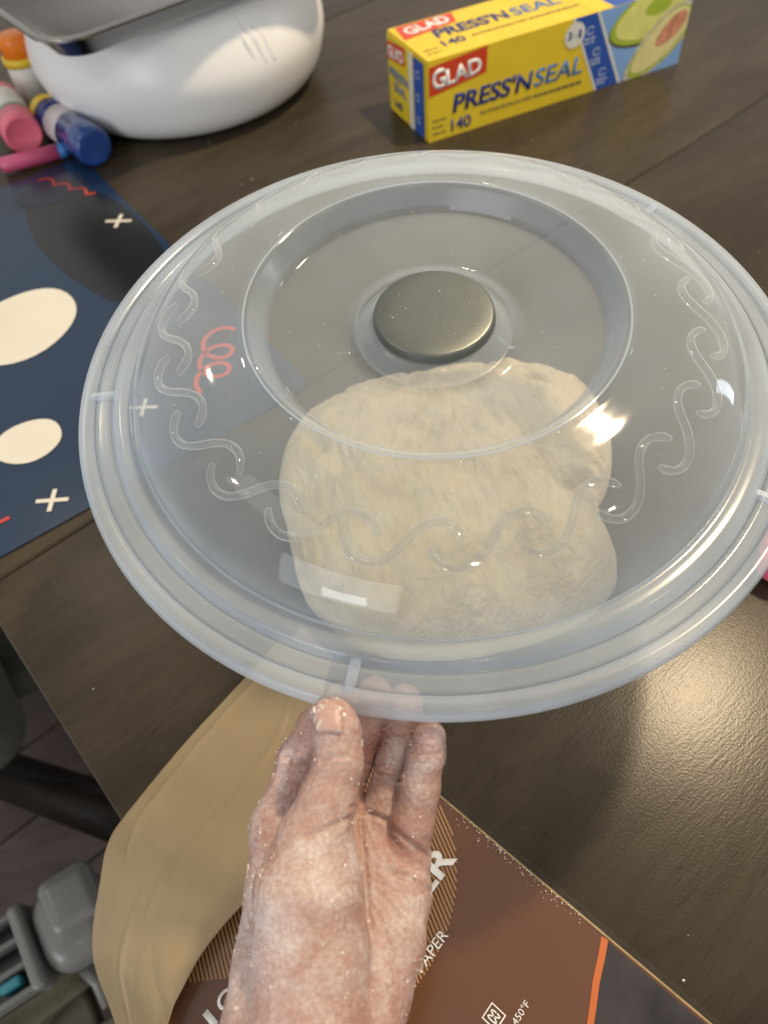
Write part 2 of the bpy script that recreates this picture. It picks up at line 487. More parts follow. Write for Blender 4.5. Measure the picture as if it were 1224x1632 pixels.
def rbox(name, size, loc, material, parent=None, bevel=0.002, seg=2, rotz=0.0, smooth=True):
    bm = bmesh.new()
    bmesh.ops.create_cube(bm, size=1.0)
    bmesh.ops.scale(bm, vec=size, verts=bm.verts)
    if bevel:
        bmesh.ops.bevel(bm, geom=list(bm.edges), offset=bevel, segments=seg, profile=0.5, affect='EDGES')
    o = bm_obj(name, bm, material, parent, smooth)
    o.location = loc
    o.rotation_euler = (0, 0, rotz)
    if smooth:
        shade_auto(o)
    return o

def shade_auto(o, deg=40):
    me = o.data
    bm = bmesh.new(); bm.from_mesh(me)
    for e in bm.edges:
        if len(e.link_faces) == 2:
            e.smooth = e.calc_face_angle(0) < math.radians(deg)
    bm.to_mesh(me); bm.free()

def slab(name, outline, z0, z1, material, parent=None):
    """flat plate from a 2D outline"""
    bm = bmesh.new()
    vs = [bm.verts.new((x, y, z1)) for x, y in outline]
    f = bm.faces.new(vs)
    r = bmesh.ops.extrude_face_region(bm, geom=[f])
    for v in [g for g in r['geom'] if isinstance(g, bmesh.types.BMVert)]:
        v.co.z = z0
    bmesh.ops.triangulate(bm, faces=[f for f in bm.faces if len(f.verts) > 4])
    return bm_obj(name, bm, material, parent, False)

def stroke(name, pts, width, z0, z1, material, parent=None, taper=False):
    """flat brush stroke along a 2D line with round ends"""
    P = [Vector((p[0], p[1])) for p in pts]
    L, R = [], []
    for i, p in enumerate(P):
        d = (P[min(i + 1, len(P) - 1)] - P[max(i - 1, 0)]).normalized()
        nn = Vector((-d.y, d.x))
        w = width * 0.5
        if taper: w *= 0.45 + 0.55 * math.sin(math.pi * (i + 0.5) / len(P))
        L.append(p + nn * w); R.append(p - nn * w)
    bm = bmesh.new()
    top = []
    for a, b in zip(L, R):
        top.append((bm.verts.new((a.x, a.y, z1)), bm.verts.new((b.x, b.y, z1))))
    for i in range(len(top) - 1):
        bm.faces.new((top[i][0], top[i][1], top[i + 1][1], top[i + 1][0]))
    r = bmesh.ops.extrude_face_region(bm, geom=list(bm.faces))
    for v in [g for g in r['geom'] if isinstance(g, bmesh.types.BMVert)]:
        v.co.z = z0
    return bm_obj(name, bm, material, parent, False)

def ellipse_pts(cx, cy, a, b, rot=0, n=32, wob=0.0, seed=0):
    rnd = random.Random(seed)
    ph = [rnd.uniform(0, 6.28) for _ in range(3)]
    out = []
    for k in range(n):
        t = 2 * math.pi * k / n
        w = 1 + wob * (math.sin(2 * t + ph[0]) + 0.6 * math.sin(3 * t + ph[1]) + 0.4 * math.sin(5 * t + ph[2]))
        x = a * math.cos(t) * w; y = b * math.sin(t) * w
        out.append((cx + x * math.cos(rot) - y * math.sin(rot), cy + x * math.sin(rot) + y * math.cos(rot)))
    return out

def text_obj(name, body, size, material, parent, matrix, width=None, bold=0.0, shear=0.0, extrude=0.00008, height=None, spacing=1.0):
    """flat lettering; local x = reading direction, y = up; width/height fit the drawn letters"""
    cu = bpy.data.curves.new(name, 'FONT')
    cu.body = body; cu.size = 1.0; cu.offset = bold; cu.shear = shear; cu.extrude = 0.0
    cu.space_character = spacing; cu.resolution_u = 4
    tmp = bpy.data.objects.new('tmp_text', cu)
    COL.objects.link(tmp)
    dg = bpy.context.evaluated_depsgraph_get()
    me = bpy.data.meshes.new_from_object(tmp.evaluated_get(dg))
    bpy.data.objects.remove(tmp)
    co = np.array([v.co[:] for v in me.vertices])
    mn, mx = co.min(0), co.max(0)
    sx = sy = size
    if width: sx = width / (mx[0] - mn[0])
    if height: sy = height / (mx[1] - mn[1])
    elif width: sy = sx
    if height and not width: sx = sy
    for v in me.vertices:
        v.co = Vector(((v.co.x - mn[0]) * sx, (v.co.y - mn[1]) * sy, 0))
    bm = bmesh.new(); bm.from_mesh(me)
    r = bmesh.ops.extrude_face_region(bm, geom=list(bm.faces))
    for v in [g for g in r['geom'] if isinstance(g, bmesh.types.BMVert)]:
        v.co.z = extrude
    bmesh.ops.recalc_face_normals(bm, faces=bm.faces)
    bm.to_mesh(me); bm.free()
    o = link_mesh(name, me, material, None, False)
    if parent: o.parent = parent
    o.matrix_local = matrix
    return o

def frame(origin, ex, ey):
    ex = Vector(ex).normalized(); ey = Vector(ey); ey = (ey - ey.dot(ex) * ex).normalized(); ez = ex.cross(ey)
    m = Matrix.Identity(4)
    for i in range(3):
        m[i][0] = ex[i]; m[i][1] = ey[i]; m[i][2] = ez[i]; m[i][3] = origin[i]
    return m

# ---------------------------------------------------------------- floor
FZ = -0.74
floor = rbox('floor', (4.0, 4.0, 0.04), (-0.3, 0.6, FZ - 0.024), 'floor', None, 0, smooth=False)
floor['kind'] = 'structure'
for i in range(9):
    # boards in the corner of the room that shows past the table's end
    d = Vector((0.58, -0.81, 0)); q = Vector((0.81, 0.58, 0))
    c = Vector((-0.62, 0.25, FZ)) + d * (i - 4) * 0.112
    b = rbox('floor_board', (1.1, 0.108, 0.012), (c.x + 0.3, c.y - 0.6 + 0.0, c.z - FZ + 0.024 + 0.006 - 0.02), 'floor', None, 0.002, 1, W_ANG, False)
    b.parent = floor
    b.location = (c.x + 0.3, c.y - 0.6, 0.022)

# ---------------------------------------------------------------- table
W = Vector((0.8113, 0.5847, 0)); U = Vector((0.5847, -0.8113, 0))   # along boards / along the end edge
A0 = Vector((-0.2440, 0.2430, 0))                                   # a point of the end edge
S0 = Vector((-0.2520, 0.2790, 0))                                   # a point of the leaf joint
table = empty('dining_table', (A0.x, A0.y, FZ))
tag(table, 'dark brown wood grain dining table top under everything', 'table')
def leaf(u0, u1, m):
    """one leaf of the top; u measured from the joint towards the near side"""
    length = 2.1
    j = (S0 - A0).dot(U)
    c = A0 + U * (j + (u0 + u1) / 2) + W * (length / 2)
    o = rbox('table_leaf', (length, u1 - u0 - 0.0007, 0.032), (0, 0, 0), m, table, 0.0014, 1, W_ANG, False)
    o.location = (c.x - A0.x, c.y - A0.y, -0.016 - FZ)
    return o
leaf(0.0, 0.50, 'table'); leaf(-0.52, 0.0, 'table2'); leaf(-1.04, -0.52, 'table')
def tpart(name, size, w, u, z, m='dark_wood'):
    c = W * w + U * u
    o = rbox(name, size, (c.x, c.y, z - FZ), m, table, 0.003, 1, W_ANG)
    return o
tpart('apron', (0.022, 1.3, 0.09), 0.16, -0.25, -0.078)
for (w, u) in ((0.20, 0.38), (0.20, -0.9), (1.9, 0.38), (1.9, -0.9)):
    tpart('leg', (0.07, 0.07, 0.70), w, u, FZ + 0.362)

# ---------------------------------------------------------------- place mat
mat_o = empty('placemat', (-0.0436, 0.425, 0.0))
tag(mat_o, 'glossy navy blue placemat with printed crosses and red squiggles under the markers', 'placemat')
E1 = Vector((0.852, 0.523)); E2 = Vector((0.520, -0.854))
def mxy(x, y):      # world xy to mat-local xy
    return (x + 0.0436, y - 0.425)
corner = Vector((0, 0))
def rounded_rect(c, ax, ay, w, h, r=0.012, n=5):
    pts = []
    for (sx, sy, a0) in ((1, 1, 0), (0, 1, 90), (0, 0, 180), (1, 0, 270)):
        px = r if sx == 0 else w - r; py = r if sy == 0 else h - r
        for k in range(n + 1):
            a = math.radians(a0 + 90 * k / n)
            q = c + ax * (px + r * math.cos(a)) + ay * (py + r * math.sin(a))
            pts.append((q.x, q.y))
    return pts
sheet_o = slab('mat_sheet', rounded_rect(corner, -E1, -E2, 0.43, 0.455), 0.0004, 0.0014, 'mat_navy', mat_o)
def blot(cx, cy, a, b, rot, m, z, wob, seed):
    x, y = mxy(cx, cy)
    return slab('printed_shape', ellipse_pts(x, y, a, b, rot, 36, wob, seed), z, z + 0.00012, m, sheet_o)
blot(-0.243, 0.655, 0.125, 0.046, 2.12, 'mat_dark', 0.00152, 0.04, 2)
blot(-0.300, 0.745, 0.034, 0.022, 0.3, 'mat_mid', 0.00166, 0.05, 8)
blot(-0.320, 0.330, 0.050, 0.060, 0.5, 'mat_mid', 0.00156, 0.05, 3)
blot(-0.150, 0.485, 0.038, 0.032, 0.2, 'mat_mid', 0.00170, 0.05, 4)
# plain cream paint dabs stand where the mat carries a cartoon print
blot(-0.290, 0.535, 0.052, 0.044, 0.7, 'mat_cream', 0.00190, 0.025, 15)
blot(-0.256, 0.398, 0.026, 0.021, 0.2, 'mat_cream', 0.00190, 0.03, 6)
def cross(cx, cy, s, rot):
    x, y = mxy(cx, cy)
    for k in (0, 1):
        a = rot + k * math.pi / 2
        d = Vector((math.cos(a), math.sin(a))) * s * (1.0 if k == 0 else 0.85)
        p = [(x - d.x, y - d.y), (x - d.x * .5, y - d.y * .5), (x, y), (x + d.x * .5, y + d.y * .5), (x + d.x, y + d.y)]
        stroke('printed_cross', p, s * 0.28, 0.00190 + 0.00014 * k, 0.00202 + 0.00014 * k, 'mat_cream', sheet_o)
cross(-0.2227, 0.6794, 0.0130, -0.15); cross(-0.2275, 0.3386, 0.0115, -0.05); cross(-0.172, 0.420, 0.0110, -0.1)
pts = []
for k in range(40):
    t = k / 39
    x = -0.318 + 0.062 * t; y = 0.772 - 0.042 * t
    w = 0.0075 * abs(math.sin(3.3 * math.pi * t))
    q = mxy(x + w * 0.5, y + w * 0.9); pts.append(q)
stroke('printed_squiggle', pts, 0.0030, 0.0019, 0.00202, 'mat_red', sheet_o)
pts = []
for k in range(70):
    t = k / 69
    a = t * 2.6 * 2 * math.pi + 0.3
    x = -0.1170 + 0.0125 * math.cos(a) - 0.004 * t; y = 0.494 - 0.055 * t + 0.0125 * math.sin(a)
    pts.append(mxy(x, y))
stroke('printed_spiral', pts, 0.0036, 0.0019, 0.00202, 'mat_red', sheet_o)
stroke('printed_squiggle', [mxy(-0.262 + 0.001 * k, 0.352 + 0.0005 * k - 0.028) for k in range(8)], 0.003, 0.0019, 0.00202, 'mat_red', sheet_o)

# ---------------------------------------------------------------- white pot and steel tray
pot = empty('white_basin', (-0.169, 0.956, 0))
tag(pot, 'large white glossy rounded basin standing beside the markers', 'basin')
prof = smooth_prof([(0.0, 0.002), (0.06, 0.0), (0.112, 0.0003), (0.136, 0.006), (0.152, 0.020), (0.161, 0.042), (0.164, 0.064), (0.158, 0.090), (0.148, 0.110), (0.135, 0.1185)], 6)
prof = [(p.x, p.y) for p in prof] + [(0.131, 0.1190), (0.127, 0.116), (0.12, 0.10), (0.08, 0.03), (0.0, 0.025)]
basin_o = lathe('basin_body', prof, 'white', pot, 128)
for k in range(3):
    a0 = math.radians(-58 + 4.2 * k)
    pts = []
    for i in range(12):
        t = i / 11
        z = 0.114 - 0.052 * t - 0.005 * k
        r = np.interp(z, [0.045, 0.066, 0.090, 0.110, 0.1185], [0.161, 0.164, 0.159, 0.148, 0.135])
        a = a0 + math.radians(4.0 * t * t)
        pts.append((r * math.cos(a), r * math.sin(a), z))
    tube('embossed_rib', [(x_ * .9815, y_ * .9815, z_) for x_, y_, z_ in pts], [0.0022 + 0.0020 * math.sin(math.pi * (i + 0.4) / 12) for i in range(12)], 'white', basin_o, 6)
tray = empty('steel_tray', (-0.232, 0.705, 0.1215))
tag(tray, 'brushed steel rectangular tray resting on top of the white basin', 'tray')
TX = Vector((0.825, 0.566)); TY = Vector((-0.566, 0.825))
def tray_loop(ins, r, z, n=7):
    return [(x, y, z) for x, y in rounded_rect(TX * ins + TY * ins, TX, TY, 0.33 - 2 * ins, 0.26 - 2 * ins, r, n)]
loops = [tray_loop(0.000, 0.036, 0.0255), tray_loop(-0.0022, 0.038, 0.0245), tray_loop(-0.0022, 0.038, 0.0225), tray_loop(0.004, 0.034, 0.0215), tray_loop(0.016, 0.026, 0.004), tray_loop(0.024, 0.022, 0.0)]
inner = [tray_loop(0.0265, 0.022, 0.0012), tray_loop(0.0185, 0.026, 0.0046), tray_loop(0.0062, 0.034, 0.023), tray_loop(0.003, 0.035, 0.0256)]
bm = bmesh.new()
rows = [[bm.verts.new(v) for v in lp] for lp in loops]
nn = len(rows[0])
irows = [[bm.verts.new(v) for v in lp] for lp in inner]
def skinrows(rr):
    for A, B in zip(rr[:-1], rr[1:]):
        for k in range(nn):
            bm.faces.new((A[k], A[(k + 1) % nn], B[(k + 1) % nn], B[k]))
skinrows(rows); skinrows(irows); skinrows([irows[-1], rows[0]])
bm.faces.new(rows[-1]); bm.faces.new(irows[0])
t_o = bm_obj('tray_pan', bm, 'steel', tray); shade_auto(t_o, 50)

# ---------------------------------------------------------------- paint markers
def bottle(name, sections, loc, direction, label, caps_seg=40, group='paint markers by the basin'):
    """sections: (part name, profile [(r, z)...], material); z runs along the bottle axis"""
    e = empty(name, loc)
    d = Vector(direction).normalized()
    e.rotation_euler = d.to_track_quat('Z', 'Y').to_euler()
    tag(e, label, 'marker', group)
    for nm, pf, mt in sections:
        lathe(nm, pf, mt, e, caps_seg)
    return e
r = 0.0195
bottle('paint_marker', [
    ('ring', [(0, 0.0), (r * .9, 0.0), (r, 0.002), (r, 0.012), (r * .97, 0.0135), (0, 0.0135)], 'yellow'),
    ('barrel', [(0, 0.0137), (r * .98, 0.0137), (r * .98, 0.036), (0, 0.036)], 'blue_dark'),
    ('paper_label', [(0, 0.0362), (r, 0.0362), (r, 0.064), (0, 0.064)], 'bottle_label'),
    ('cap', [(0, 0.0642), (r * 1.02, 0.0642)] + [(r * 1.02, 0.095)] + [(r * (0.86 + 0.16 * math.cos(a)), 0.104 + 0.009 * math.sin(a)) for a in np.linspace(0, math.pi / 2, 6)] + [(r * .5, 0.1125), (0, 0.111)], 'blue_paint')],
    (-0.3205, 0.8790, 0.0212), (0.068, -0.092, 0), 'blue paint marker with yellow ring lying against the white basin')
r = 0.0205
pk = bottle('paint_marker', [
    ('barrel', [(0, 0.0), (r * .8, 0.0), (r * .95, 0.004), (r * .95, 0.058), (0, 0.058)], 'bottle_white'),
    ('band', [(0, 0.0582), (r * .96, 0.0582), (r * .96, 0.066), (0, 0.066)], 'green'),
    ('cap', [(0, 0.0662), (r, 0.0662), (r, 0.092), (r * .96, 0.0955), (r * .84, 0.097), (r * .80, 0.0962), (0, 0.0958)], 'pink'),
    ('collar', [(r * .97, 0.0), (r * .97, 0.010), (r * .95, 0.011)], 'pink')],
    (-0.3760, 0.9170, 0.0222), (0.040, -0.085, 0.0), 'white paint marker with pink cap lying beside the orange one')
r = 0.0185
bottle('paint_marker', [
    ('barrel', [(0, 0.0), (r * .9, 0.0), (r, 0.003), (r, 0.046), (r * .96, 0.048), (0, 0.048)], 'bottle_white'),
    ('ring', [(0, 0.0482), (r * 1.08, 0.0482), (r * 1.08, 0.0565), (0, 0.0565)], 'yellow'),
    ('cap', [(0, 0.0567), (r * .96, 0.0567), (r * .92, 0.074), (r * .86, 0.0765), (0, 0.077)], 'orange')],
    (-0.3460, 0.9420, 0.0016), (0, 0, 1), 'white paint marker with orange cap standing upright beside the basin')
e = bottle('marker_pen', [
    ('barrel', [(0, 0.0), (0.0072, 0.0), (0.0078, 0.001), (0.0078, 0.060), (0, 0.060)], 'magenta'),
    ('tip', [(0, 0.0602), (0.0074, 0.0602), (0.0072, 0.068), (0.006, 0.070), (0, 0.070)], 'midblue')],
    (-0.3580, 0.7960, 0.0096), (0.0583, 0.0169, 0), 'slim pink marker pen with blue end lying on the placemat', 24)
bottle('marker_pen', [
    ('barrel', [(0, 0.012), (0.0125, 0.012), (0.0132, 0.014), (0.0132, 0.078), (0.012, 0.080), (0, 0.080)], 'pink'),
    ('tip', [(0, 0.0), (0.0095, 0.0), (0.0115, 0.002), (0.0118, 0.0118), (0, 0.0118)], 'pink')],
    (0.2215, 0.2120, 0.0134), (0.62, 0.78, 0), 'pink plastic marker lying alone on the table by the clear lid\'s rim', 32, None)

# ---------------------------------------------------------------- cling wrap carton
BX = Vector((0.9357, 0.3529, 0)); BY = Vector((-0.3529, 0.9357, 0))
carton = empty('cling_wrap_box', (0.089, 0.763, 0.0), (0, 0, math.atan2(BX.y, BX.x)))
tag(carton, 'yellow cling wrap carton with avocado picture standing on the table', 'box')
BL, BD, BH = 0.3135, 0.088, 0.078
bm = bmesh.new()
bmesh.ops.create_cube(bm, size=1.0)
bmesh.ops.scale(bm, vec=(BL, BD, BH), verts=bm.verts)
bmesh.ops.subdivide_edges(bm, edges=list(bm.edges), cuts=5, use_grid_fill=True)
bmesh.ops.translate(bm, vec=(BL / 2, BD / 2, BH / 2), verts=bm.verts)
box_o = bm_obj('carton_body', bm, 'carton_yellow', carton, False)
def face_front(s, h, lay): return frame((s, -0.0002 - lay, h), (1, 0, 0), (0, 0, 1))
def face_top(s, k, lay): return frame((s, k, BH + 0.0002 + lay), (1, 0, 0), (0, 1, 0))
def face_left(k, h, lay): return frame((-0.0002 - lay, k, h), (0, -1, 0), (0, 0, 1))
def panel(fn, pts, m, lay, name='printed_panel'):
    o = slab(name, pts, 0, 0.00006, m, None)
    o.parent = box_o
    o.matrix_local = fn(0, 0, lay)
    return o
L1, L2, L3, L4, L5 = 0.0, 0.00014, 0.00028, 0.00042, 0.00056
# front
panel(face_front, [(166, 77.8), (192, 77.8), (232.5, .2), (205, .2)] and [(.166, .0778), (.192, .0778), (.2325, .0002), (.205, .0002)], 'blue', L1)
panel(face_front, [(.1920, .0778), (.1955, .0778), (.2362, .0002), (.2325, .0002)], 'print_badge', L1)
panel(face_front, [(.1632, .0778), (.1660, .0778), (.2050, .0002), (.2020, .0002)], 'print_badge', L1)
panel(face_front, [(.1955, .0778), (.3134, .0778), (.3134, .0002), (.2362, .0002)], 'lightblue', L1)
panel(face_front, [(.0008, .0720), (.0653, .0772), (.0651, .0530), (.0008, .0445)], 'carton_red', L1, 'red_banner')
def tf(body, s, h, w, hh, m, lay=L2, bold=0.02, shear=0.0, fn=face_front, rot=0.0, name='lettering', spacing=1.0):
    mt = fn(s, h, lay) @ Matrix.Rotation(rot, 4, 'Z')
    return text_obj(name, body, 1, m, box_o, mt, width=w, height=hh, bold=bold, shear=shear, spacing=spacing)
tf('G', .0055, .0490, .0145, .0195, 'print_white', rot=.09, bold=.035)
tf('LAD', .0205, .0508, .0395, .0155, 'print_white', rot=.09, bold=.035)
tf("PRESS'N", .0270, .0225, .0940, .0190, 'navy', bold=.03, shear=.12)
tf('SEAL', .1230, .0232, .0590, .0175, 'midblue', bold=.012, shear=.12)
tf('140', .0255, .0045, .0230, .0125, 'navy', bold=.018)
def fine_print(fn, s, h, w, hh, m, seed=1):
    # print too small to read in the photograph: broken word-length strokes
    rr_ = random.Random(seed); x = s
    while x < s + w - .001:
        l = min(rr_.uniform(.0035, .0080), s + w - x)
        panel(fn, [(x, h), (x + l, h), (x + l, h + hh), (x, h + hh)], m, L2, 'fine_print'); x += l + .0013
tf('MULTIPURPOSE SEALING WRAP', .0600, .0125, .0620, .0034, 'ink', bold=.01)
fine_print(face_front, .1240, .0128, .0600, .0024, 'ink', 4)
for k, (w, h) in enumerate(((.016, .0022), (.012, .0022), (.015, .0022))):
    fine_print(face_front, .0040, .0195 - .0065 * k, w, h * .6, 'ink', k)
panel(face_front, ellipse_pts(.1675, .0625, .0120, .0120), 'print_badge', L3, 'badge')
tf('3', .1590, .0590, .0048, .0078, 'navy', L4, .03); tf('in', .1655, .0600, .0042, .0050, 'print_grey', L4, .0); tf('1', .1720, .0590, .0032, .0078, 'navy', L4, .03)
for k in range(3):
    s = .1865 + .0115 * k; h = .0625 - .0225 * k
    ring = stroke('icon', [(.0042 * math.cos(a), .0036 * math.sin(a)) for a in np.linspace(0.4, 5.9, 14)], .0012, 0, .00006, 'print_grey', None)
    ring.parent = box_o; ring.matrix_local = face_front(s, h, L2)
    fine_print(face_front, s - .007, h - .0085, .014, .0018, 'print_grey', k)
    fine_print(face_front, s - .006, h - .0123, .012, .0018, 'print_grey', k + 5)
def clipped(pts, s1=.3133, h0=.0003, h1=.0777, s0=0.0):
    def clip(P, inside, cross_):
        out = []
        for i in range(len(P)):
            a, b = P[i - 1], P[i]
            if inside(b):
                if not inside(a): out.append(cross_(a, b))
                out.append(b)
            elif inside(a): out.append(cross_(a, b))
        return out
    def atx(v): return lambda a, b: (v, a[1] + (b[1] - a[1]) * (v - a[0]) / (b[0] - a[0]))
    def aty(v): return lambda a, b: (a[0] + (b[0] - a[0]) * (v - a[1]) / (b[1] - a[1]), v)
    P = clip(pts, lambda p: p[0] <= s1, atx(s1))
    P = clip(P, lambda p: p[0] >= s0, atx(s0))
    P = clip(P, lambda p: p[1] >= h0, aty(h0))
    return clip(P, lambda p: p[1] <= h1, aty(h1))
def avocado(cx, cy, a, b, rot, layers, lay):
    for k, (f, m, dx, dy) in enumerate(layers):
        pts = []
        for q in range(40):
            t = 2 * math.pi * q / 40
            x = a * f * math.cos(t); y = b * f * math.sin(t) * (1 + 0.16 * math.cos(t))
            pts.append((cx + dx + x * math.cos(rot) - y * math.sin(rot), cy + dy + x * math.sin(rot) + y * math.cos(rot)))
        panel(face_front, clipped(pts), m, lay + 0.0001 * k, 'avocado_print')
avocado(.2600, .0600, .0500, .0260, 0.20, [(1.0, 'avo_skin', 0, -.001), (0.97, 'avo_green', 0, .001), (0.86, 'avo_flesh', .001, .002), (0.34, 'avo_green', .010, .008)], L2)
avocado(.2800, .0290, .0490, .0225, 0.62, [(1.0, 'avo_wrap', 0, 0), (0.90, 'avo_green', .001, .0005), (0.82, 'avo_cream', .0012, .002), (0.44, 'avo_pit', .0125, .0115)], L2 + 0.0005)
# top
panel(face_top, [(.0075, .0860), (.0725, .0860), (.0663, .0640), (.0030, .0540)], 'carton_red', L1, 'red_banner')
tf('GLAD', .0120, .0620, .0520, .0180, 'print_white', fn=face_top, rot=.10, bold=.035)
tf("PRESS'N", .0320, .0395, .0860, .0200, 'navy', bold=.03, shear=.12, fn=face_top)
tf('SEAL', .1210, .0395, .0560, .0190, 'midblue', bold=.012, shear=.12, fn=face_top)
tf('140', .0295, .0190, 0.0250, .0130, 'navy', bold=.018, fn=face_top)
tf('MULTIPURPOSE SEALING WRAP', .0630, .0240, .0630, .0036, 'ink', bold=.01, fn=face_top)
fine_print(face_top, .1280, .0243, .0580, .0025, 'ink', 9)
fine_print(face_top, .0065, .0200, .0150, .0015, 'ink', 2); fine_print(face_top, .0065, .0120, .0160, .0015, 'ink', 3)
panel(face_top, [(.1900, .0005), (.2130, .0005), (.2080, .0870), (.1850, .0870)], 'carton_gold', L1)
panel(face_top, [(.2130, .0005), (.2400, .0005), (.2300, .0870), (.2080, .0870)], 'blue', L1)
panel(face_top, [(.2400, .0005), (.3130, .0005), (.3130, .0870), (.2300, .0870)], 'lightblue', L1)
# left end with its glued flap
flap = rbox('end_flap', (.0012, .0590, .0750), (-.0009, .0575, .0385), 'carton_yellow', carton, 0.0004, 1)
def fl(k, h, lay): return face_left(k, h, lay + .0016)
panel(fl, [(-.0868, .0520), (-.0470, .0570), (-.0470, .0745), (-.0868, .0690)], 'carton_red', L1, 'red_banner')
tf('GLAD', .0850, .0545, .0350, .0120, 'print_white', fn=fl, rot=.09, bold=.035)
tf("PRESS'N", .0830, .0370, .0420, .0095, 'midblue', fn=fl, bold=.02); tf('SEAL', .0740, .0245, .0280, .0095, 'midblue', fn=fl, bold=.01)
tf('140', .0740, .0080, .0170, .0085, 'navy', fn=fl, bold=.03)
panel(fl, [(-.0385, .0010), (-.0300, .0010), (-.0300, .0750), (-.0385, .0750)], 'print_badge', L1)
rbox('blue_flap', (.0010, .0200, .0720), (-.0012, .0185, .0370), 'blue', carton, 0.0003, 1)
for k in range(3):
    ring = stroke('icon', [(.0036 * math.cos(a), .0032 * math.sin(a)) for a in np.linspace(0.4, 5.9, 14)], .0011, 0, .00006, 'print_grey', None)
    ring.parent = carton; ring.matrix_local = face_left(.0185, .060 - .022 * k, .0019)

# ---------------------------------------------------------------- parchment sheet pack and loose sheets
PE = Vector((0.692, -0.722, 0)).normalized(); PT = Vector((0.722, 0.692, 0)).normalized()
PO = Vector((0.0102, 0.1116, 0.0))
pack = empty('parchment_pack', PO)
tag(pack, 'flat brown parchment paper pack with orange stripe and clear plastic edge', 'package')
def pk2(s, t, z=0.0): return PE * s + PT * t + Vector((0, 0, z))
def pslab(name, st, z0, z1, m):
    return slab(name, [(pk2(s, t).x, pk2(s, t).y) for s, t in st], z0, z1, m, pack)
PZ = 0.0078
# inner stack of sheets and printed cover board
pslab('sheet_stack', [(-.060, .0012), (.300, .0012), (.300, -.175), (-.0165, -.175), (-.033, -.152), (-.039, -.137), (-.046, -.114), (-.060, -.09)], 0.0006, 0.0066, 'pack_edge')
cover_o = pslab('printed_cover', [(-.060, 0.0), (.300, 0.0), (.300, -.176), (-.0170, -.176), (-.0335, -.153), (-.0395, -.138), (-.0465, -.115), (-.060, -.091)], 0.0067, PZ, 'pack_brown')
def cslab(name, st, z0, z1, m):
    o = pslab(name, st, z0, z1, m); o.parent = cover_o; return o
ob = [(.0961, -.0010), (.0990, -.0085), (.1020, -.0176), (.1058, -.0262), (.1095, -.0350), (.1150, -.0500), (.1230, -.0800), (.1300, -.1200)]
ob2 = [(s + .0031 - .0006 * i / 7, t + .0006) for i, (s, t) in enumerate(ob)]
cslab('orange_stripe', ob + ob2[::-1], PZ + .0002, PZ + .00032, 'pack_orange')
cslab('photo_print', ob2 + [(.298, -.12), (.298, -.0012), (.100, -.0012)], PZ + .0002, PZ + .00032, 'pack_photo')
for (s, t, l, w, m) in ((.133, -.030, .016, .0030, 'grey_fabric'), (.140, -.034, .018, .0016, 'bottle_label'), (.151, -.022, .014, .0016, 'grey_fabric')):
    cslab('photo_detail', [(s, t), (s + w, t + w), (s + w + l * .5, t - l * .6), (s + l * .5, t - l * .6 - w)], PZ + .00036, PZ + .00042, m)
# striped motif
bm = bmesh.new()
sd = Vector((-0.30, 0.954)); sn = Vector((0.954, 0.30)); cc = Vector((-0.055, 0.085)); RR = 0.0712
off = -RR
while off < RR:
    h = math.sqrt(max(0, RR * RR - off * off))
    lo = -h
    ctr = cc + sn * off
    if ctr.x < -0.06:      # flat lower cut of the motif
        lo = max(lo, (0.0415 - ctr.y) / sd.y)
    # kept inside the printed cover
    def inside(p):
        q = Vector((p.x - PO.x, p.y - PO.y, 0)); return q.dot(PT) < -0.003
    a = ctr + sd * lo; b2 = ctr + sd * h
    steps = 24; run = None
    for k in range(steps + 1):
        p = a.lerp(b2, k / steps)
        if inside(p):
            if run is None: run = p
            last = p
        elif run is not None: break
    if run is not None and (last - run).length > 0.002:
        w = 0.00048
        vs = [bm.verts.new((q.x - PO.x, q.y - PO.y, PZ + 0.00024)) for q in (run - sn * w, run + sn * w, last + sn * w, last - sn * w)]
        bm.faces.new(vs)
    off += 0.00185
so = bm_obj('stripe_print', bm, 'pack_tan', cover_o, False); so['kind'] = 'stuff'
def ptext(body, s, t, w, h, bold=.0, name='lettering'):
    o = pk2(s, t, PZ + .00045)
    return text_obj(name, body, 1, 'print_white', cover_o, frame(o, PT, -PE), width=w, height=h, bold=bold)
ptext('ER', .0270, -.0405, .0235, .0118, .030)
ptext('PARCHMENT PAPER', .0440, -.1085, .0630, .0047, .0)
ptext('450\u00b0F', .0868, -.0535, .0102, .0030, .0)
ptext('I', -.0118, -.1400, .0030, .0075, .02); ptext('C', -.0118, -.1335, .0075, .0075, .02)
q = [(-.0035, -.0035), (.0035, -.0035), (.0035, .0035), (-.0035, .0035), (-.0035, -.0035)]
ic = stroke('icon', q, .0007, 0, .00006, 'print_white', None)
ic.parent = cover_o; ic.matrix_local = frame(pk2(.0775, -.0570, PZ + .00045), PT, -PE)
ic = stroke('icon', [(.0018 * math.cos(a), .0022 * math.sin(a * 2)) for a in np.linspace(0, 6.2, 20)], .0006, 0, .00006, 'print_white', None)
ic.parent = cover_o; ic.matrix_local = frame(pk2(.0775, -.0570, PZ + .00045), PT, -PE)
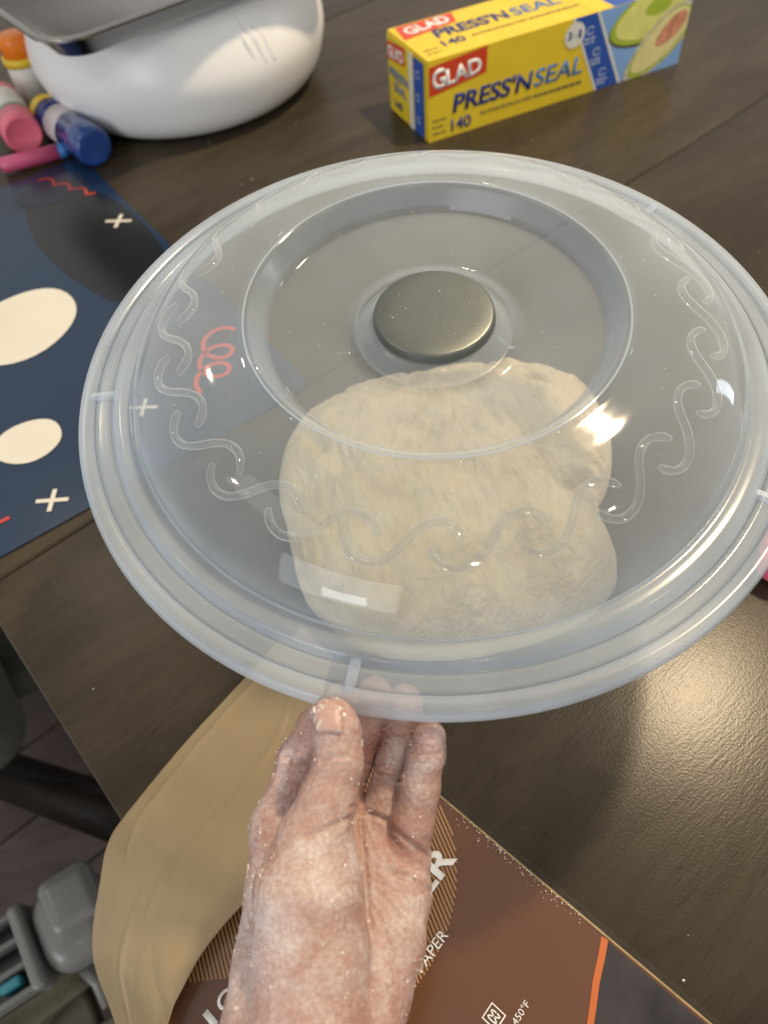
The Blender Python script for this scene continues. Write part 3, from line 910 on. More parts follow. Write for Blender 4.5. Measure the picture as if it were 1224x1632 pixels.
# crimped clear plastic along the open edge
rnd = random.Random(3)
rows = []
for i in range(150):
    s = -.060 + .360 * i / 149
    prof_ = [(-.0006, PZ + .0006), (.0010, PZ + .0004 + rnd.uniform(-.0004, .0005)), (.0026 + rnd.uniform(-.0004, .0004), .0052 + rnd.uniform(-.0014, .0014)), (.0042 + rnd.uniform(-.0006, .0006), .0034 + rnd.uniform(-.0013, .0013)), (.0054 + rnd.uniform(-.0005, .0005), .0013 + rnd.uniform(-.0006, .0009))]
    rows.append([pk2(s, t, z) for t, z in prof_])
verts = [v for r_ in rows for v in r_]; K = 5
faces = [(i * K + k, i * K + k + 1, (i + 1) * K + k + 1, (i + 1) * K + k) for i in range(149) for k in range(K - 1)]
M['film'] = plastic_clear('bag_film', 0.03, (0.8, 0.8, 0.8), 0.08, 5.0)
mesh_obj('plastic_edge', verts, faces, 'film', pack, False)
fl_v, fl_f = [], []
for i in range(110):
    s = abs(rnd.gauss(.045, .022)) if i < 150 else rnd.uniform(-.02, .16); t = -abs(rnd.gauss(0, .0022)); rr_ = rnd.uniform(.00012, .00042)
    p = pk2(s, t, PZ + .0009); b0 = len(fl_v)
    for d_ in ((1, 0, 0), (-1, 0, 0), (0, 1, 0), (0, -1, 0), (0, 0, 1), (0, 0, -1)):
        fl_v.append(p + Vector(d_) * rr_ * rnd.uniform(.6, 1.4))
    for f_ in ((0, 2, 4), (2, 1, 4), (1, 3, 4), (3, 0, 4), (2, 0, 5), (1, 2, 5), (3, 1, 5), (0, 3, 5)):
        fl_f.append(tuple(b0 + k for k in f_))
fo = mesh_obj('flour_dust', fl_v, fl_f, 'crumb', pack, False); fo['kind'] = 'stuff'

def parchment(name, Lp, Rp, label, dz=0.0, wave=0.0003, seed=1):
    Ls = smooth_prof(Lp, 8); Rs = smooth_prof(Rp, 8)
    n = min(len(Ls), len(Rs)); m_ = 64
    rnd = random.Random(seed); ph = [rnd.uniform(0, 6) for _ in range(4)]
    e = Vector(Ls[n // 2]); base = Vector((e.x, e.y, e.z))
    verts = []
    for i in range(n):
        for j in range(m_ + 1):
            t = j / m_
            p = Ls[i].lerp(Rs[i], t)
            hump = 0.002 * math.sin(math.pi * t) * math.exp(-((i / n - 0.62) / 0.2) ** 2)
            z = p.z + dz + hump + wave * math.sin(7 * t + ph[0] + 3 * i / n) + wave * .6 * math.sin(15 * t + ph[1] - 9 * i / n)
            ridge = 0.0010 * math.exp(-((t - 0.55 + 0.25 * (i / n)) / 0.03) ** 2)
            q_ = i / n
            ridge += 0.0005 * math.exp(-abs((t - 0.30 - 0.10 * q_ + 0.03 * math.sin(9 * q_)) / 0.016)) * min(1, 3 * q_) - 0.0004 * math.exp(-abs((t - 0.78 + 0.35 * q_) / 0.014))
            ridge += 0.0005 * mn_.noise(Vector((p.x * 130, p.y * 130, 2.0))) + 0.0003 * mn_.noise(Vector((p.x * 330, p.y * 330, 5.0)))
            verts.append(Vector((p.x, p.y, z + ridge)) - base)
    K = m_ + 1
    faces = [(i * K + j, i * K + j + 1, (i + 1) * K + j + 1, (i + 1) * K + j) for i in range(n - 1) for j in range(m_)]
    o = mesh_obj(name, verts, faces, 'parchment')
    o.location = base
    md = o.modifiers.new('thickness', 'SOLIDIFY'); md.thickness = 0.0002
    return o
Lp = [(-.068, .212, .004), (-.0884, .1889, .005), (-.1189, .1557, .006), (-.1439, .1248, .007), (-.1550, .1080, .008), (-.1600, .0900, .002), (-.1674, .0613, -.018), (-.1590, .0323, -.036), (-.150, -.002, -.052)]
Rp = [(-.040, .190, .010), (-.046, .168, .0125), (-.0330, .140, .0135), (-.0420, .110, .0150), (-.0729, .0820, .0150), (-.1015, .0560, .0145), (-.1136, .0380, .0150), (-.1189, .0266, .0145), (-.124, .000, .0140)]
o = parchment('parchment_sheet', Lp, Rp, '')
tag(o, 'tan parchment paper sheet curling off the table corner beside the pack', 'paper')
Lp2 = [(x + .013, y + .003, z + .0016) for x, y, z in Lp]
o = parchment('parchment_sheet', Lp2, [(x + .003, y, z + .0014) for x, y, z in Rp], '', 0.0030, 0.0003, 1)
tag(o, 'upper tan parchment sheet, set in from the lower sheet\'s outer border', 'paper')

# ---------------------------------------------------------------- things beyond the table's end
chair = empty('dining_chair', (-0.40, 0.33, FZ))
tag(chair, 'dining chair with grey-green padded back tucked beside the table end', 'chair')
def rounded(name, size, loc, m, parent, bev, rot=(0, 0, 0)):
    o = rbox(name, size, loc, m, parent, bev, 5); o.rotation_euler = rot; return o
rounded('padded_back', (0.12, 0.26, 0.30), (-0.135, 0.085, FZ * -1 - 0.30), 'grey_fabric', chair, 0.05, (0, 0.0, 0.55))
rounded('seat', (0.36, 0.36, 0.05), (-0.22, 0.20, 0.30), 'grey_fabric', chair, 0.02, (0, 0, 0.55))
tube('leg', [(-0.145, 0.032, 0.20), (0.12, -0.095, 0.30)], [0.028, 0.030], 'dark_wood', chair, 4)
for (x, y) in ((-0.30, 0.10), (-0.12, 0.33), (-0.25, 0.32)):
    tube('leg', [(x, y, 0.012), (x, y, 0.285)], 0.02, 'dark_wood', chair, 8)
hc = empty('high_chair', (-0.322, 0.118, FZ))
tag(hc, 'grey plastic high chair arm with slots beside cream seat panels, below the parchment', 'high chair')
hz = -0.30 - FZ
hr = math.radians(28)
rounded('arm_block', (0.062, 0.070, 0.055), (0.026, 0.010, hz), 'grey_plastic', hc, 0.022, (0.15, 0.1, hr))
rounded('arm_cap', (0.046, 0.050, 0.030), (0.026, 0.024, hz + 0.018), 'grey_plastic', hc, 0.012, (0.15, 0.1, hr))
fx = Vector((math.cos(hr), math.sin(hr), 0)); fy = Vector((-math.sin(hr), math.cos(hr), 0))
fc = Vector((0.0, 0.0, hz + 0.012)) - fx * 0.030 - fy * 0.004
rounded('slot_frame', (0.012, 0.070, 0.03), fc + fx * 0.022, 'grey_plastic', hc, 0.005, (0.1, 0, hr))
for k in range(4):
    p = fc + fy * (-0.030 + 0.0205 * k) - fx * 0.012
    rounded('slat', (0.080, 0.0050, 0.016), p, 'grey_plastic', hc, 0.002, (0.0, 0.05, hr))
rounded('slot_back', (0.074, 0.062, 0.006), fc - fx * 0.012 + Vector((0, 0, -0.014)), 'black', hc, 0.002, (0, 0, hr))
rounded('strap', (0.018, 0.009, 0.014), fc + fy * (-0.018) - fx * 0.0 + Vector((0, 0, -0.002)), 'teal', hc, 0.003, (0, 0, hr))
tube('hook', [Vector((0.03, -0.022, hz - 0.02)), Vector((0.038, -0.034, hz - 0.028)), Vector((0.046, -0.052, hz - 0.032))], [0.008, 0.005, 0.003], 'grey_plastic', hc, 8)
rounded('seat_panel', (0.22, 0.12, 0.02), (-0.085, -0.080, hz - 0.07), 'cream_plastic', hc, 0.006, (0, 0, 0.55))
rounded('seat_panel', (0.20, 0.12, 0.02), (0.005, -0.150, hz - 0.055), 'cream_plastic', hc, 0.006, (0, 0, 0.55))
rounded('post', (0.05, 0.07, 0.36), (0.055, -0.015, hz - 0.21), 'black', hc, 0.01, (0, 0, 0.5))
rounded('post', (0.04, 0.05, 0.34), (-0.15, -0.02, hz - 0.25), 'grey_plastic', hc, 0.01, (0, 0, 0.5))
bm = bmesh.new(); bmesh.ops.create_icosphere(bm, subdivisions=4, radius=1.0)
for v in bm.verts:
    w = 1 + 0.16 * math.sin(5 * v.co.x + 2) * math.sin(4 * v.co.y) + 0.10 * math.sin(9 * v.co.y + 3 * v.co.z)
    v.co = Vector((v.co.x * 0.075, v.co.y * 0.032, v.co.z * 0.02)) * w
cl = bm_obj('cloth', bm, 'beige_cloth', hc); cl.location = (-0.035, -0.040, hz - 0.045); cl.rotation_euler = (0, 0, 0.5)

# ---------------------------------------------------------------- dough
OUT = [(-68.9, 333.3), (-63.5, 358.2), (-53.1, 375.8), (-31.7, 387.1), (-3.8, 401.2), (24.2, 407.2), (52.1, 410.6), (84.1, 409.4), (110.0, 401.1), (139.2, 389.7), (153.3, 379.6), (159.9, 362.9), (161.8, 347.4), (158.4, 324.6), (149.6, 298.5), (142.1, 286.0), (137.2, 280.7), (136.9, 273.2), (132.1, 262.5), (136.8, 252.3), (138.0, 238.2), (133.6, 222.2), (121.6, 209.6), (107.4, 200.1), (87.7, 193.3), (57.9, 188.3), (22.0, 187.2), (-6.1, 192.2), (-27.1, 202.0), (-39.2, 215.8), (-51.8, 231.9), (-57.1, 247.3), (-60.6, 268.7), (-64.3, 293.8), (-68.1, 308.9)]
dough_c = Vector((0.045, 0.315, 0.0))
ang = []; rad_ = []
for x, y in OUT:
    ang.append(math.atan2(y / 1000 - dough_c.y, x / 1000 - dough_c.x)); rad_.append(math.hypot(x / 1000 - dough_c.x, y / 1000 - dough_c.y))
order = np.argsort(ang); A_ = np.array(ang)[order]; R_ = np.array(rad_)[order]
from mathutils import noise as mn
na, nr = 330, 140
verts, faces = [], []
def fold(x, y, cx, cy, ax, ay, L, w, d):
    """a crease: line from (cx, cy) along (ax, ay)"""
    dx, dy = x - cx, y - cy
    t = max(0, min(L, dx * ax + dy * ay)); ddx, ddy = dx - ax * t, dy - ay * t
    return -d * math.exp(-(ddx * ddx + ddy * ddy) / (w * w)) * (1 - 0.6 * t / L)
for i in range(nr):
    s = i / (nr - 1)
    if s < 0.8: rr = s / 0.8 * 0.93; 
    else: rr = 0.93 + 0.07 * math.sin((s - 0.8) / 0.2 * math.pi / 2)
    for k in range(na):
        a = -math.pi + 2 * math.pi * k / na
        Rk = np.interp(a, A_, R_, period=2 * math.pi)
        x = dough_c.x + Rk * rr * math.cos(a); y = dough_c.y + Rk * rr * math.sin(a)
        if s < 0.8:
            prof = (1 - rr ** 2.7) ** 0.5
        else:
            prof = ((1 - 0.93 ** 2.7) ** 0.5) * (1 - (s - 0.8) / 0.2) ** 1.0
        z = 0.056 * prof
        v = Vector((x, y, 0))
        fade = min(1, prof * 1.6)
        n1 = mn.fractal(v * 22 + Vector((3, 1, 0)), 1.0, 2.0, 4)
        st = Vector((x * 1.0 + y * 0.25, y * 0.35 - x * 0.1, 0))
        n2 = mn.fractal(st * 95, 0.9, 2.1, 5)
        n3 = mn.turbulence(v * 60 + Vector((7, 7, 0)), 4, False)
        wv = v + Vector((mn.noise(v * 18), mn.noise(v * 18 + Vector((5, 5, 5))), 0)) * 0.016
        wst = Vector((wv.x * 1.0 + wv.y * 0.30, wv.y * 0.22 - wv.x * 0.08, 0))
        rid = mn.ridged_multi_fractal(wst * 130, 0.9, 2.1, 4, 1.0, 2.0)
        shag = min(1, max(0, mn.noise(v * 24 + Vector((1.3, 4, 0))) + 0.25) * 1.6)
        z += fade * (0.0065 * n1 + 0.0013 * n2 - 0.0030 * n3 * shag + 0.0010 * (rid - 1.0) * (0.35 + shag))
        z += fade * fold(x, y, 0.152, 0.288, -0.95, -0.25, 0.045, 0.0050, 0.009)
        z += fade * fold(x, y, 0.1065, 0.3589, 0.85, -0.5, 0.012, 0.0045, 0.011)
        ang_n = math.atan2(y - 0.288, x - 0.158); rn = math.hypot(x - 0.158, y - 0.288)
        z += fade * 0.0020 * math.sin(ang_n * 15 + 2 * n1) * math.exp(-((rn - 0.022) / 0.022) ** 2)
        z += fade * fold(x, y, 0.070, 0.360, 0.1, -1, 0.10, 0.004, 0.0025)
        z += fade * fold(x, y, -0.040, 0.330, 0.55, -0.8, 0.10, 0.005, 0.003)
        z += fade * fold(x, y, 0.000, 0.400, 0.8, -0.2, 0.06, 0.004, 0.0025)
        verts.append((x - dough_c.x, y - dough_c.y, max(z, 0.0006 if s < 1 else 0.0003)))
for i in range(nr - 1):
    for k in range(na):
        k2 = (k + 1) % na
        faces.append((i * na + k, (i + 1) * na + k, (i + 1) * na + k2, i * na + k2))
faces.append(tuple((nr - 1) * na + k for k in range(na - 1, -1, -1)))
dough = mesh_obj('bread_dough', verts, faces, 'dough')
dough.location = dough_c
bm = bmesh.new(); bm.from_mesh(dough.data); bmesh.ops.remove_doubles(bm, verts=bm.verts, dist=1e-7); bmesh.ops.recalc_face_normals(bm, faces=bm.faces); bm.to_mesh(dough.data); bm.free()
for p in dough.data.polygons: p.use_smooth = True
tag(dough, 'pale cream lump of bread dough on the table under the clear lid', 'dough')

# ---------------------------------------------------------------- clear lid
LC = Vector((0.0309, 0.2635, 0.1558)); LN = Vector((0.0068, -0.086, 0.9963)).normalized()
lx = Vector((1, 0, 0)); lx = (lx - lx.dot(LN) * LN).normalized(); ly = LN.cross(lx)
lid = empty('clear_lid')
lm = Matrix.Identity(4)
for i in range(3):
    lm[i][0] = lx[i]; lm[i][1] = ly[i]; lm[i][2] = LN[i]; lm[i][3] = LC[i]
lid.matrix_world = lm
tag(lid, 'round clear plastic dome lid with steel knob held by the hand', 'lid')
# everything measured (radius, height) in metres
DOME = [(0.1385, 0.0052), (0.1372, 0.0085), (0.1345, 0.0145), (0.1300, 0.0205), (0.1235, 0.0268), (0.1150, 0.0320), (0.1060, 0.0353), (0.0980, 0.0370), (0.0900, 0.0379), (0.0855, 0.0384), (0.0835, 0.0388)]
dome_s = [(p.x, p.y) for p in smooth_prof(DOME, 5)]
dome_r = np.array([p[0] for p in dome_s])[::-1]; dome_h = np.array([p[1] for p in dome_s])[::-1]
TH = 0.0013
def lathe_multi(name, prof, mats, pick, parent, seg=192):
    # one moulded piece; pick(radius) chooses the milkiness of that zone
    o = lathe(name, prof, None, parent, seg, closed=True)
    for m_ in mats: o.data.materials.append(M[m_])
    for p in o.data.polygons:
        p.material_index = pick(math.hypot(p.center[0], p.center[1]))
        p.use_smooth = True
    return o
CREST = [(p.x, p.y) for p in smooth_prof([(0.0835, 0.0388), (0.0825, 0.0394), (0.0812, 0.0395), (0.0802, 0.0390), (0.0795, 0.0380)], 3)]
WELL = [(p.x, p.y) for p in smooth_prof([(0.0795, 0.0380), (0.0775, 0.0346), (0.0755, 0.0312), (0.0742, 0.0290), (0.0728, 0.0279), (0.0700, 0.0274)], 4)] + [(0.06, 0.0262), (0.05, 0.0248), (0.042, 0.0236), (0.0345, 0.0226)]
STEM = [(p.x, p.y) for p in smooth_prof([(0.0345, 0.0226), (0.0335, 0.0228), (0.0322, 0.0238), (0.0300, 0.0262), (0.0275, 0.0285), (0.0250, 0.0296)], 4)]
dome_o = lathe_multi('dome', shell(dome_s + CREST[1:] + WELL[1:] + STEM[1:], -TH), ('dome', 'wall'), lambda r: 1 if 0.0743 < r < 0.0800 or r < 0.0345 else 0, lid)  # stem takes the milkier wall plastic, standing in for bright reflection
lathe('crest_bead', [(0.0818 + 0.0005 * math.cos(a), 0.0396 + 0.0004 * math.sin(a)) for a in np.linspace(0, 2 * math.pi, 9)[:-1]], 'lip', dome_o, 192, closed=True)
RIM1 = [(p.x, p.y) for p in smooth_prof([(0.1385, 0.0052), (0.1405, 0.0048), (0.1430, 0.0050), (0.1455, 0.0050), (0.1472, 0.0044), (0.1482, 0.0030), (0.1492, 0.0014), (0.1502, 0.0008)], 4)]
RIM2 = [(0.1502, 0.0008), (0.1530, 0.0005), (0.1560, 0.0003), (0.1590, 0.0002)]
RIM3 = [(p.x, p.y) for p in smooth_prof([(0.1590, 0.0002), (0.1605, 0.0012), (0.1625, 0.0018), (0.1643, 0.0010), (0.1650, -0.0012), (0.1652, -0.0030), (0.1650, -0.0045)], 4)]
flange_o = lathe_multi('rim', shell(RIM1 + RIM2[1:] + RIM3[1:], TH), ('rim', 'lip'), lambda r: 1 if r > 0.1592 else 0, lid)
# steel knob cap
kc = [(0, 0.0346), (0.018, 0.0346), (0.0240, 0.0346), (0.0252, 0.0344), (0.0259, 0.0338), (0.0262, 0.0328), (0.0266, 0.0310), (0.0267, 0.0294), (0.0262, 0.0288), (0.0245, 0.0286), (0, 0.0286)]
kco = lathe('knob_cap', kc, 'knob_metal', lid, 96); shade_auto(kco, 25)
# chain of S-shaped links pressed into the dome
def on_dome(r, a, lift=0.0):
    h = float(np.interp(r, dome_r, dome_h))
    return Vector((r * math.cos(a), r * math.sin(a), h + lift))
S_SH = [(0.0, 0.1155), (1.3, 0.1192), (4.0, 0.1214), (7.2, 0.1202), (10.0, 0.1160), (12.6, 0.1102), (15.2, 0.1068), (18.2, 0.1062), (20.6, 0.1086), (22.0, 0.1122)]
S_sm = smooth_prof(S_SH, 3)
link_me = None
for k in range(23):
    a0 = math.radians(-145.1 + 360 / 23 * k)
    if link_me is None:
        pts = [on_dome(p.y, math.radians(p.x), -0.0002) for p in S_sm]
        n = len(pts)
        rr = [0.00165 * min(1, 0.55 + 0.45 * min(i, n - 1 - i) / 2) for i in range(n)]
        lk = tube('chain_link', pts, rr, 'emboss', dome_o, 8)
        link_me = lk.data
    else:
        lk = bpy.data.objects.new('chain_link', link_me); COL.objects.link(lk); lk.parent = dome_o
    lk.rotation_euler = (0, 0, a0)
# five little lugs across the rim
for k in range(5):
    a = math.radians(-108.5 + 72 * k)
    o = rbox('lug', (0.0130, 0.0040, 0.0030), (0.1545 * math.cos(a), 0.1545 * math.sin(a), 0.0020), 'rim', flange_o, 0.0008, 1, a)
# flour specks stuck to the plastic
rnd = random.Random(11)
sv, sf = [], []
def speck(p, r, v=sv, f=sf):
    b0 = len(v)
    for d_ in ((1, 0, 0), (-1, 0, 0), (0, 1, 0), (0, -1, 0), (0, 0, 1), (0, 0, -1)):
        v.append(Vector(p) + Vector(d_) * r * rnd.uniform(.35, 1.6) + Vector((rnd.uniform(-1, 1), rnd.uniform(-1, 1), rnd.uniform(-1, 1))) * r * .4)
    for f_ in ((0, 2, 4), (2, 1, 4), (1, 3, 4), (3, 0, 4), (2, 0, 5), (1, 2, 5), (3, 1, 5), (0, 3, 5)):
        f.append(tuple(b0 + q for q in f_))
for i in range(26):
    a = rnd.uniform(0, 6.28); r = rnd.uniform(0.003, 0.024); speck((r * math.cos(a), r * math.sin(a), 0.0348), rnd.uniform(.00012, .00035))
for i in range(70):
    a = rnd.uniform(0, 6.28); r = rnd.uniform(0.088, 0.134); speck(on_dome(r, a, .0002), rnd.uniform(.0001, .0003))
for i in range(24):
    a = rnd.uniform(0, 6.28); r = rnd.uniform(0.04, 0.07); speck((r * math.cos(a), r * math.sin(a), float(np.interp(r, [.0345, .07], [.0226, .0274])) + .0002), rnd.uniform(.0001, .0003))
fo = mesh_obj('flour_specks', sv, sf, 'crumb', lid, False); fo['kind'] = 'stuff'

# ---------------------------------------------------------------- hand
HAND = {'palm': [[[-51.5, 77.6, 103.7, 11.83], [-52.1, 57.4, 98.6, 13.8], [-52.4, 33.6, 98.4, 17.47], [-53.6, 15.6, 99.9, 19.17], [-57.3, -7.0, 98.1, 19.44]], [[-32.2, 78.8, 99.6, 11.52], [-33.4, 56.1, 95.2, 14.36], [-37.9, 32.5, 95.1, 17.6]], [[-17.8, 73.1, 95.3, 11.04], [-22.1, 53.0, 94.1, 13.85], [-29.2, 31.8, 94.5, 16.5]], [[-7.4, 63.9, 94.7, 10.14], [-11.2, 51.9, 94.5, 12.19], [-17.0, 38.0, 96.7, 14.19], [-24.7, 23.7, 97.2, 15.42], [-30.9, 11.8, 98.4, 17.02], [-37.8, -10.4, 95.5, 17.06]]], 'thenar': [[-35.6, 65.5, 127.1, 12.47], [-39.4, 51.9, 123.2, 17.71], [-40.3, 34.5, 115.2, 18.68], [-42.5, 17.6, 108.9, 19.52], [-47.5, -11.0, 97.6, 19.67]], 'thumb': [[-36.3, 67.2, 129.0, 12.02], [-30.4, 77.5, 134.8, 9.5], [-25.3, 88.1, 140.2, 8.16], [-25.1, 97.6, 144.8, 8.11], [-25.6, 101.4, 146.3, 7.48]], 'index': [[-50.0, 78.2, 104.2, 11.36], [-46.5, 88.7, 106.9, 10.08], [-42.6, 99.6, 111.3, 9.46], [-34.2, 109.0, 120.2, 8.2], [-23.3, 115.0, 128.4, 7.16]], 'middle': [[-32.7, 78.0, 97.7, 9.15], [-28.8, 87.8, 101.3, 8.03], [-23.2, 100.0, 105.4, 7.65], [-16.5, 109.3, 117.3, 7.18], [-11.3, 116.3, 129.4, 6.8]], 'ring': [[-15.8, 73.5, 95.6, 8.64], [-11.5, 84.0, 101.6, 7.96], [-5.6, 98.1, 108.3, 7.68], [-1.6, 107.8, 120.0, 7.1], [-0.0, 112.3, 128.3, 6.65]], 'pinky': [[-6.0, 65.5, 96.6, 8.47], [-2.5, 74.6, 105.8, 7.83], [1.8, 84.6, 113.2, 7.36], [5.7, 94.1, 122.2, 6.74], [7.3, 97.9, 128.2, 5.99]]}
CREASES = [([[-30.5, 86.9, 147.6], [-29.1, 86.9, 148.4], [-27.7, 86.9, 148.9], [-26.4, 87.0, 149.2], [-24.6, 86.8, 149.3], [-22.9, 86.8, 148.9], [-21.2, 86.9, 148.3]], 0.72, 0.7200000000000001), ([[-30.6, 85.0, 147.0], [-28.9, 84.8, 147.8], [-27.2, 84.7, 148.2], [-25.6, 84.6, 148.4], [-24.0, 84.4, 148.3], [-22.4, 84.3, 147.8], [-20.9, 84.3, 147.0]], 0.6, 0.4), ([[-48.0, 99.9, 119.9], [-46.4, 98.9, 120.8], [-44.9, 97.9, 121.2], [-43.5, 97.1, 121.3], [-41.8, 96.7, 121.3], [-40.1, 96.3, 121.1], [-38.4, 96.1, 120.5]], 0.84, 0.96), ([[-56.5, 82.5, 115.0], [-54.3, 83.1, 115.9], [-52.3, 83.8, 116.5], [-50.3, 84.6, 117.0], [-48.7, 84.9, 117.2], [-47.1, 85.3, 117.2], [-45.6, 85.6, 117.2]], 0.72, 0.8), ([[-58.3, 78.3, 114.7], [-55.9, 78.5, 115.9], [-53.7, 78.8, 116.7], [-51.4, 79.2, 117.0], [-50.3, 79.8, 117.1], [-49.1, 80.4, 117.0], [-48.0, 81.0, 116.9]], 0.6, 0.6400000000000001), ([[-22.0, 73.2, 138.8], [-22.8, 81.3, 106.9], [-20.9, 80.8, 105.8], [-19.0, 79.8, 106.3], [-16.9, 78.5, 107.0], [-14.8, 77.3, 107.2], [-12.8, 76.3, 106.9]], 0.84, 0.96), ([[-12.8, 76.3, 106.9], [-10.8, 73.9, 107.9], [-8.8, 71.1, 110.5], [-6.8, 69.0, 110.7], [-3.8, 66.4, 109.3], [-0.8, 64.3, 105.9], [2.3, 62.7, 99.7]], 0.96, 0.8), ([[-13.0, 58.5, 107.5], [-10.7, 57.6, 107.2], [-8.4, 56.7, 106.8], [-6.1, 56.0, 106.1], [-3.5, 54.3, 104.7], [-0.9, 52.8, 102.3], [1.8, 52.1, 95.2]], 0.96, 1.2800000000000002), ([[-20.0, 74.3, 107.0], [-19.4, 72.3, 106.9], [-18.8, 70.3, 106.9], [-18.2, 68.2, 106.9], [-17.7, 66.4, 107.0], [-17.2, 64.5, 107.0], [-16.8, 62.7, 107.2]], 0.6, 0.4), ([[-38.0, 64.5, 141.3], [-35.5, 65.0, 141.5], [-33.0, 65.6, 141.4], [-30.5, 66.3, 140.9], [-28.1, 67.4, 140.2], [-25.6, 68.6, 139.1], [-23.2, 70.1, 137.1]], 0.84, 0.8800000000000001), ([[-38.5, 61.7, 141.1], [-36.2, 62.4, 141.2], [-33.9, 63.1, 141.1], [-31.7, 64.0, 140.7], [-29.7, 64.9, 140.1], [-27.6, 65.8, 139.2], [-25.6, 66.9, 138.0]], 0.6, 0.4), ([[-21.5, 76.2, 107.2], [-21.4, 72.5, 107.4], [-21.2, 68.8, 107.6], [-21.1, 65.1, 107.8], [-21.1, 60.8, 108.3], [-21.0, 56.5, 109.1], [-21.0, 52.4, 109.7], [-20.8, 46.9, 110.7], [-20.4, 41.5, 112.5], [-20.2, 36.3, 113.9]], 0.84, 0.96), ([[-17.5, 52.1, 109.3], [-15.5, 49.8, 109.4], [-13.5, 47.7, 109.4], [-11.5, 45.5, 109.2], [-10.3, 42.8, 109.4], [-9.2, 40.2, 109.2], [-8.0, 37.6, 108.6]], 0.6, 0.5599999999999999), ([[-15.2, 53.9, 108.8], [-12.7, 52.4, 108.6], [-10.3, 50.8, 108.2], [-7.9, 49.4, 107.3], [-6.4, 47.1, 106.5], [-4.8, 44.8, 105.2], [-3.3, 42.7, 103.2]], 0.6, 0.5599999999999999), ([[-19.5, 48.1, 110.3], [-18.3, 45.3, 110.8], [-17.0, 42.5, 111.4], [-15.8, 39.9, 111.7], [-15.1, 37.3, 111.7], [-14.4, 34.8, 111.3], [-13.8, 32.3, 110.7]], 0.6, 0.48), ([[-6.4, 101.9, 122.8], [-4.8, 101.2, 123.3], [-3.3, 100.7, 123.3], [-1.8, 100.4, 123.0], [-0.9, 100.2, 122.6], [-0.1, 100.1, 122.1], [0.7, 97.8, 127.8]], 0.6, 0.24), ([[-0.1, 83.9, 121.6], [1.3, 83.3, 121.8], [2.8, 82.9, 121.7], [4.3, 82.6, 121.3], [5.3, 82.7, 121.0], [6.4, 82.9, 120.5], [7.5, 83.1, 119.7]], 0.6, 0.24), ([[0.4, 92.9, 127.3], [2.1, 92.0, 128.6], [3.8, 91.3, 129.2], [5.5, 90.8, 129.2], [7.0, 90.8, 129.2], [8.5, 90.9, 128.9], [10.1, 91.1, 128.0]], 0.6, 0.24), ([[-14.0, 92.5, 110.6], [-12.0, 91.1, 112.2], [-10.1, 90.1, 112.8], [-8.2, 89.3, 112.8], [-7.0, 88.9, 112.5], [-5.9, 88.6, 112.1], [-4.6, 86.4, 117.9]], 0.6, 0.5599999999999999), ([[-16.5, 86.8, 141.3], [-16.9, 96.5, 110.7], [-15.5, 96.9, 107.5], [-13.7, 95.2, 111.0], [-12.7, 94.8, 112.4], [-11.7, 94.5, 113.4], [-10.7, 94.3, 114.1]], 0.6, 0.48), ([[-39.5, 43.6, 140.3], [-36.1, 44.7, 140.5], [-32.9, 45.9, 139.9], [-29.7, 47.4, 138.5], [-27.4, 48.9, 137.0], [-25.2, 50.6, 135.0], [-23.0, 52.5, 131.8]], 0.6, 0.144), ([[-42.1, 37.4, 137.0], [-38.7, 38.4, 137.6], [-35.4, 39.5, 137.7], [-32.1, 40.7, 137.2], [-29.3, 41.7, 136.0], [-26.4, 42.9, 134.1], [-23.6, 44.3, 131.1]], 0.6, 0.144), ([[-56.7, 67.7, 113.3], [-53.6, 59.3, 132.5], [-53.8, 55.1, 134.7], [-54.4, 51.4, 134.8], [-55.3, 48.7, 133.1], [-56.4, 46.3, 130.1], [-60.8, 46.3, 111.5]], 0.72, 0.48), ([[-37.8, 19.3, 130.4], [-34.1, 19.9, 129.5], [-30.4, 20.4, 127.7], [-26.8, 21.1, 124.7], [-23.2, 23.1, 119.6], [-19.5, 25.3, 112.9], [-15.3, 27.1, 110.9]], 0.84, 0.144), ([[-46.9, 26.6, 132.4], [-45.0, 24.7, 132.3], [-43.2, 23.0, 131.9], [-41.4, 21.2, 131.4], [-40.3, 18.9, 130.7], [-39.2, 16.6, 129.9], [-38.1, 14.4, 129.1]], 0.96, 0.144)]
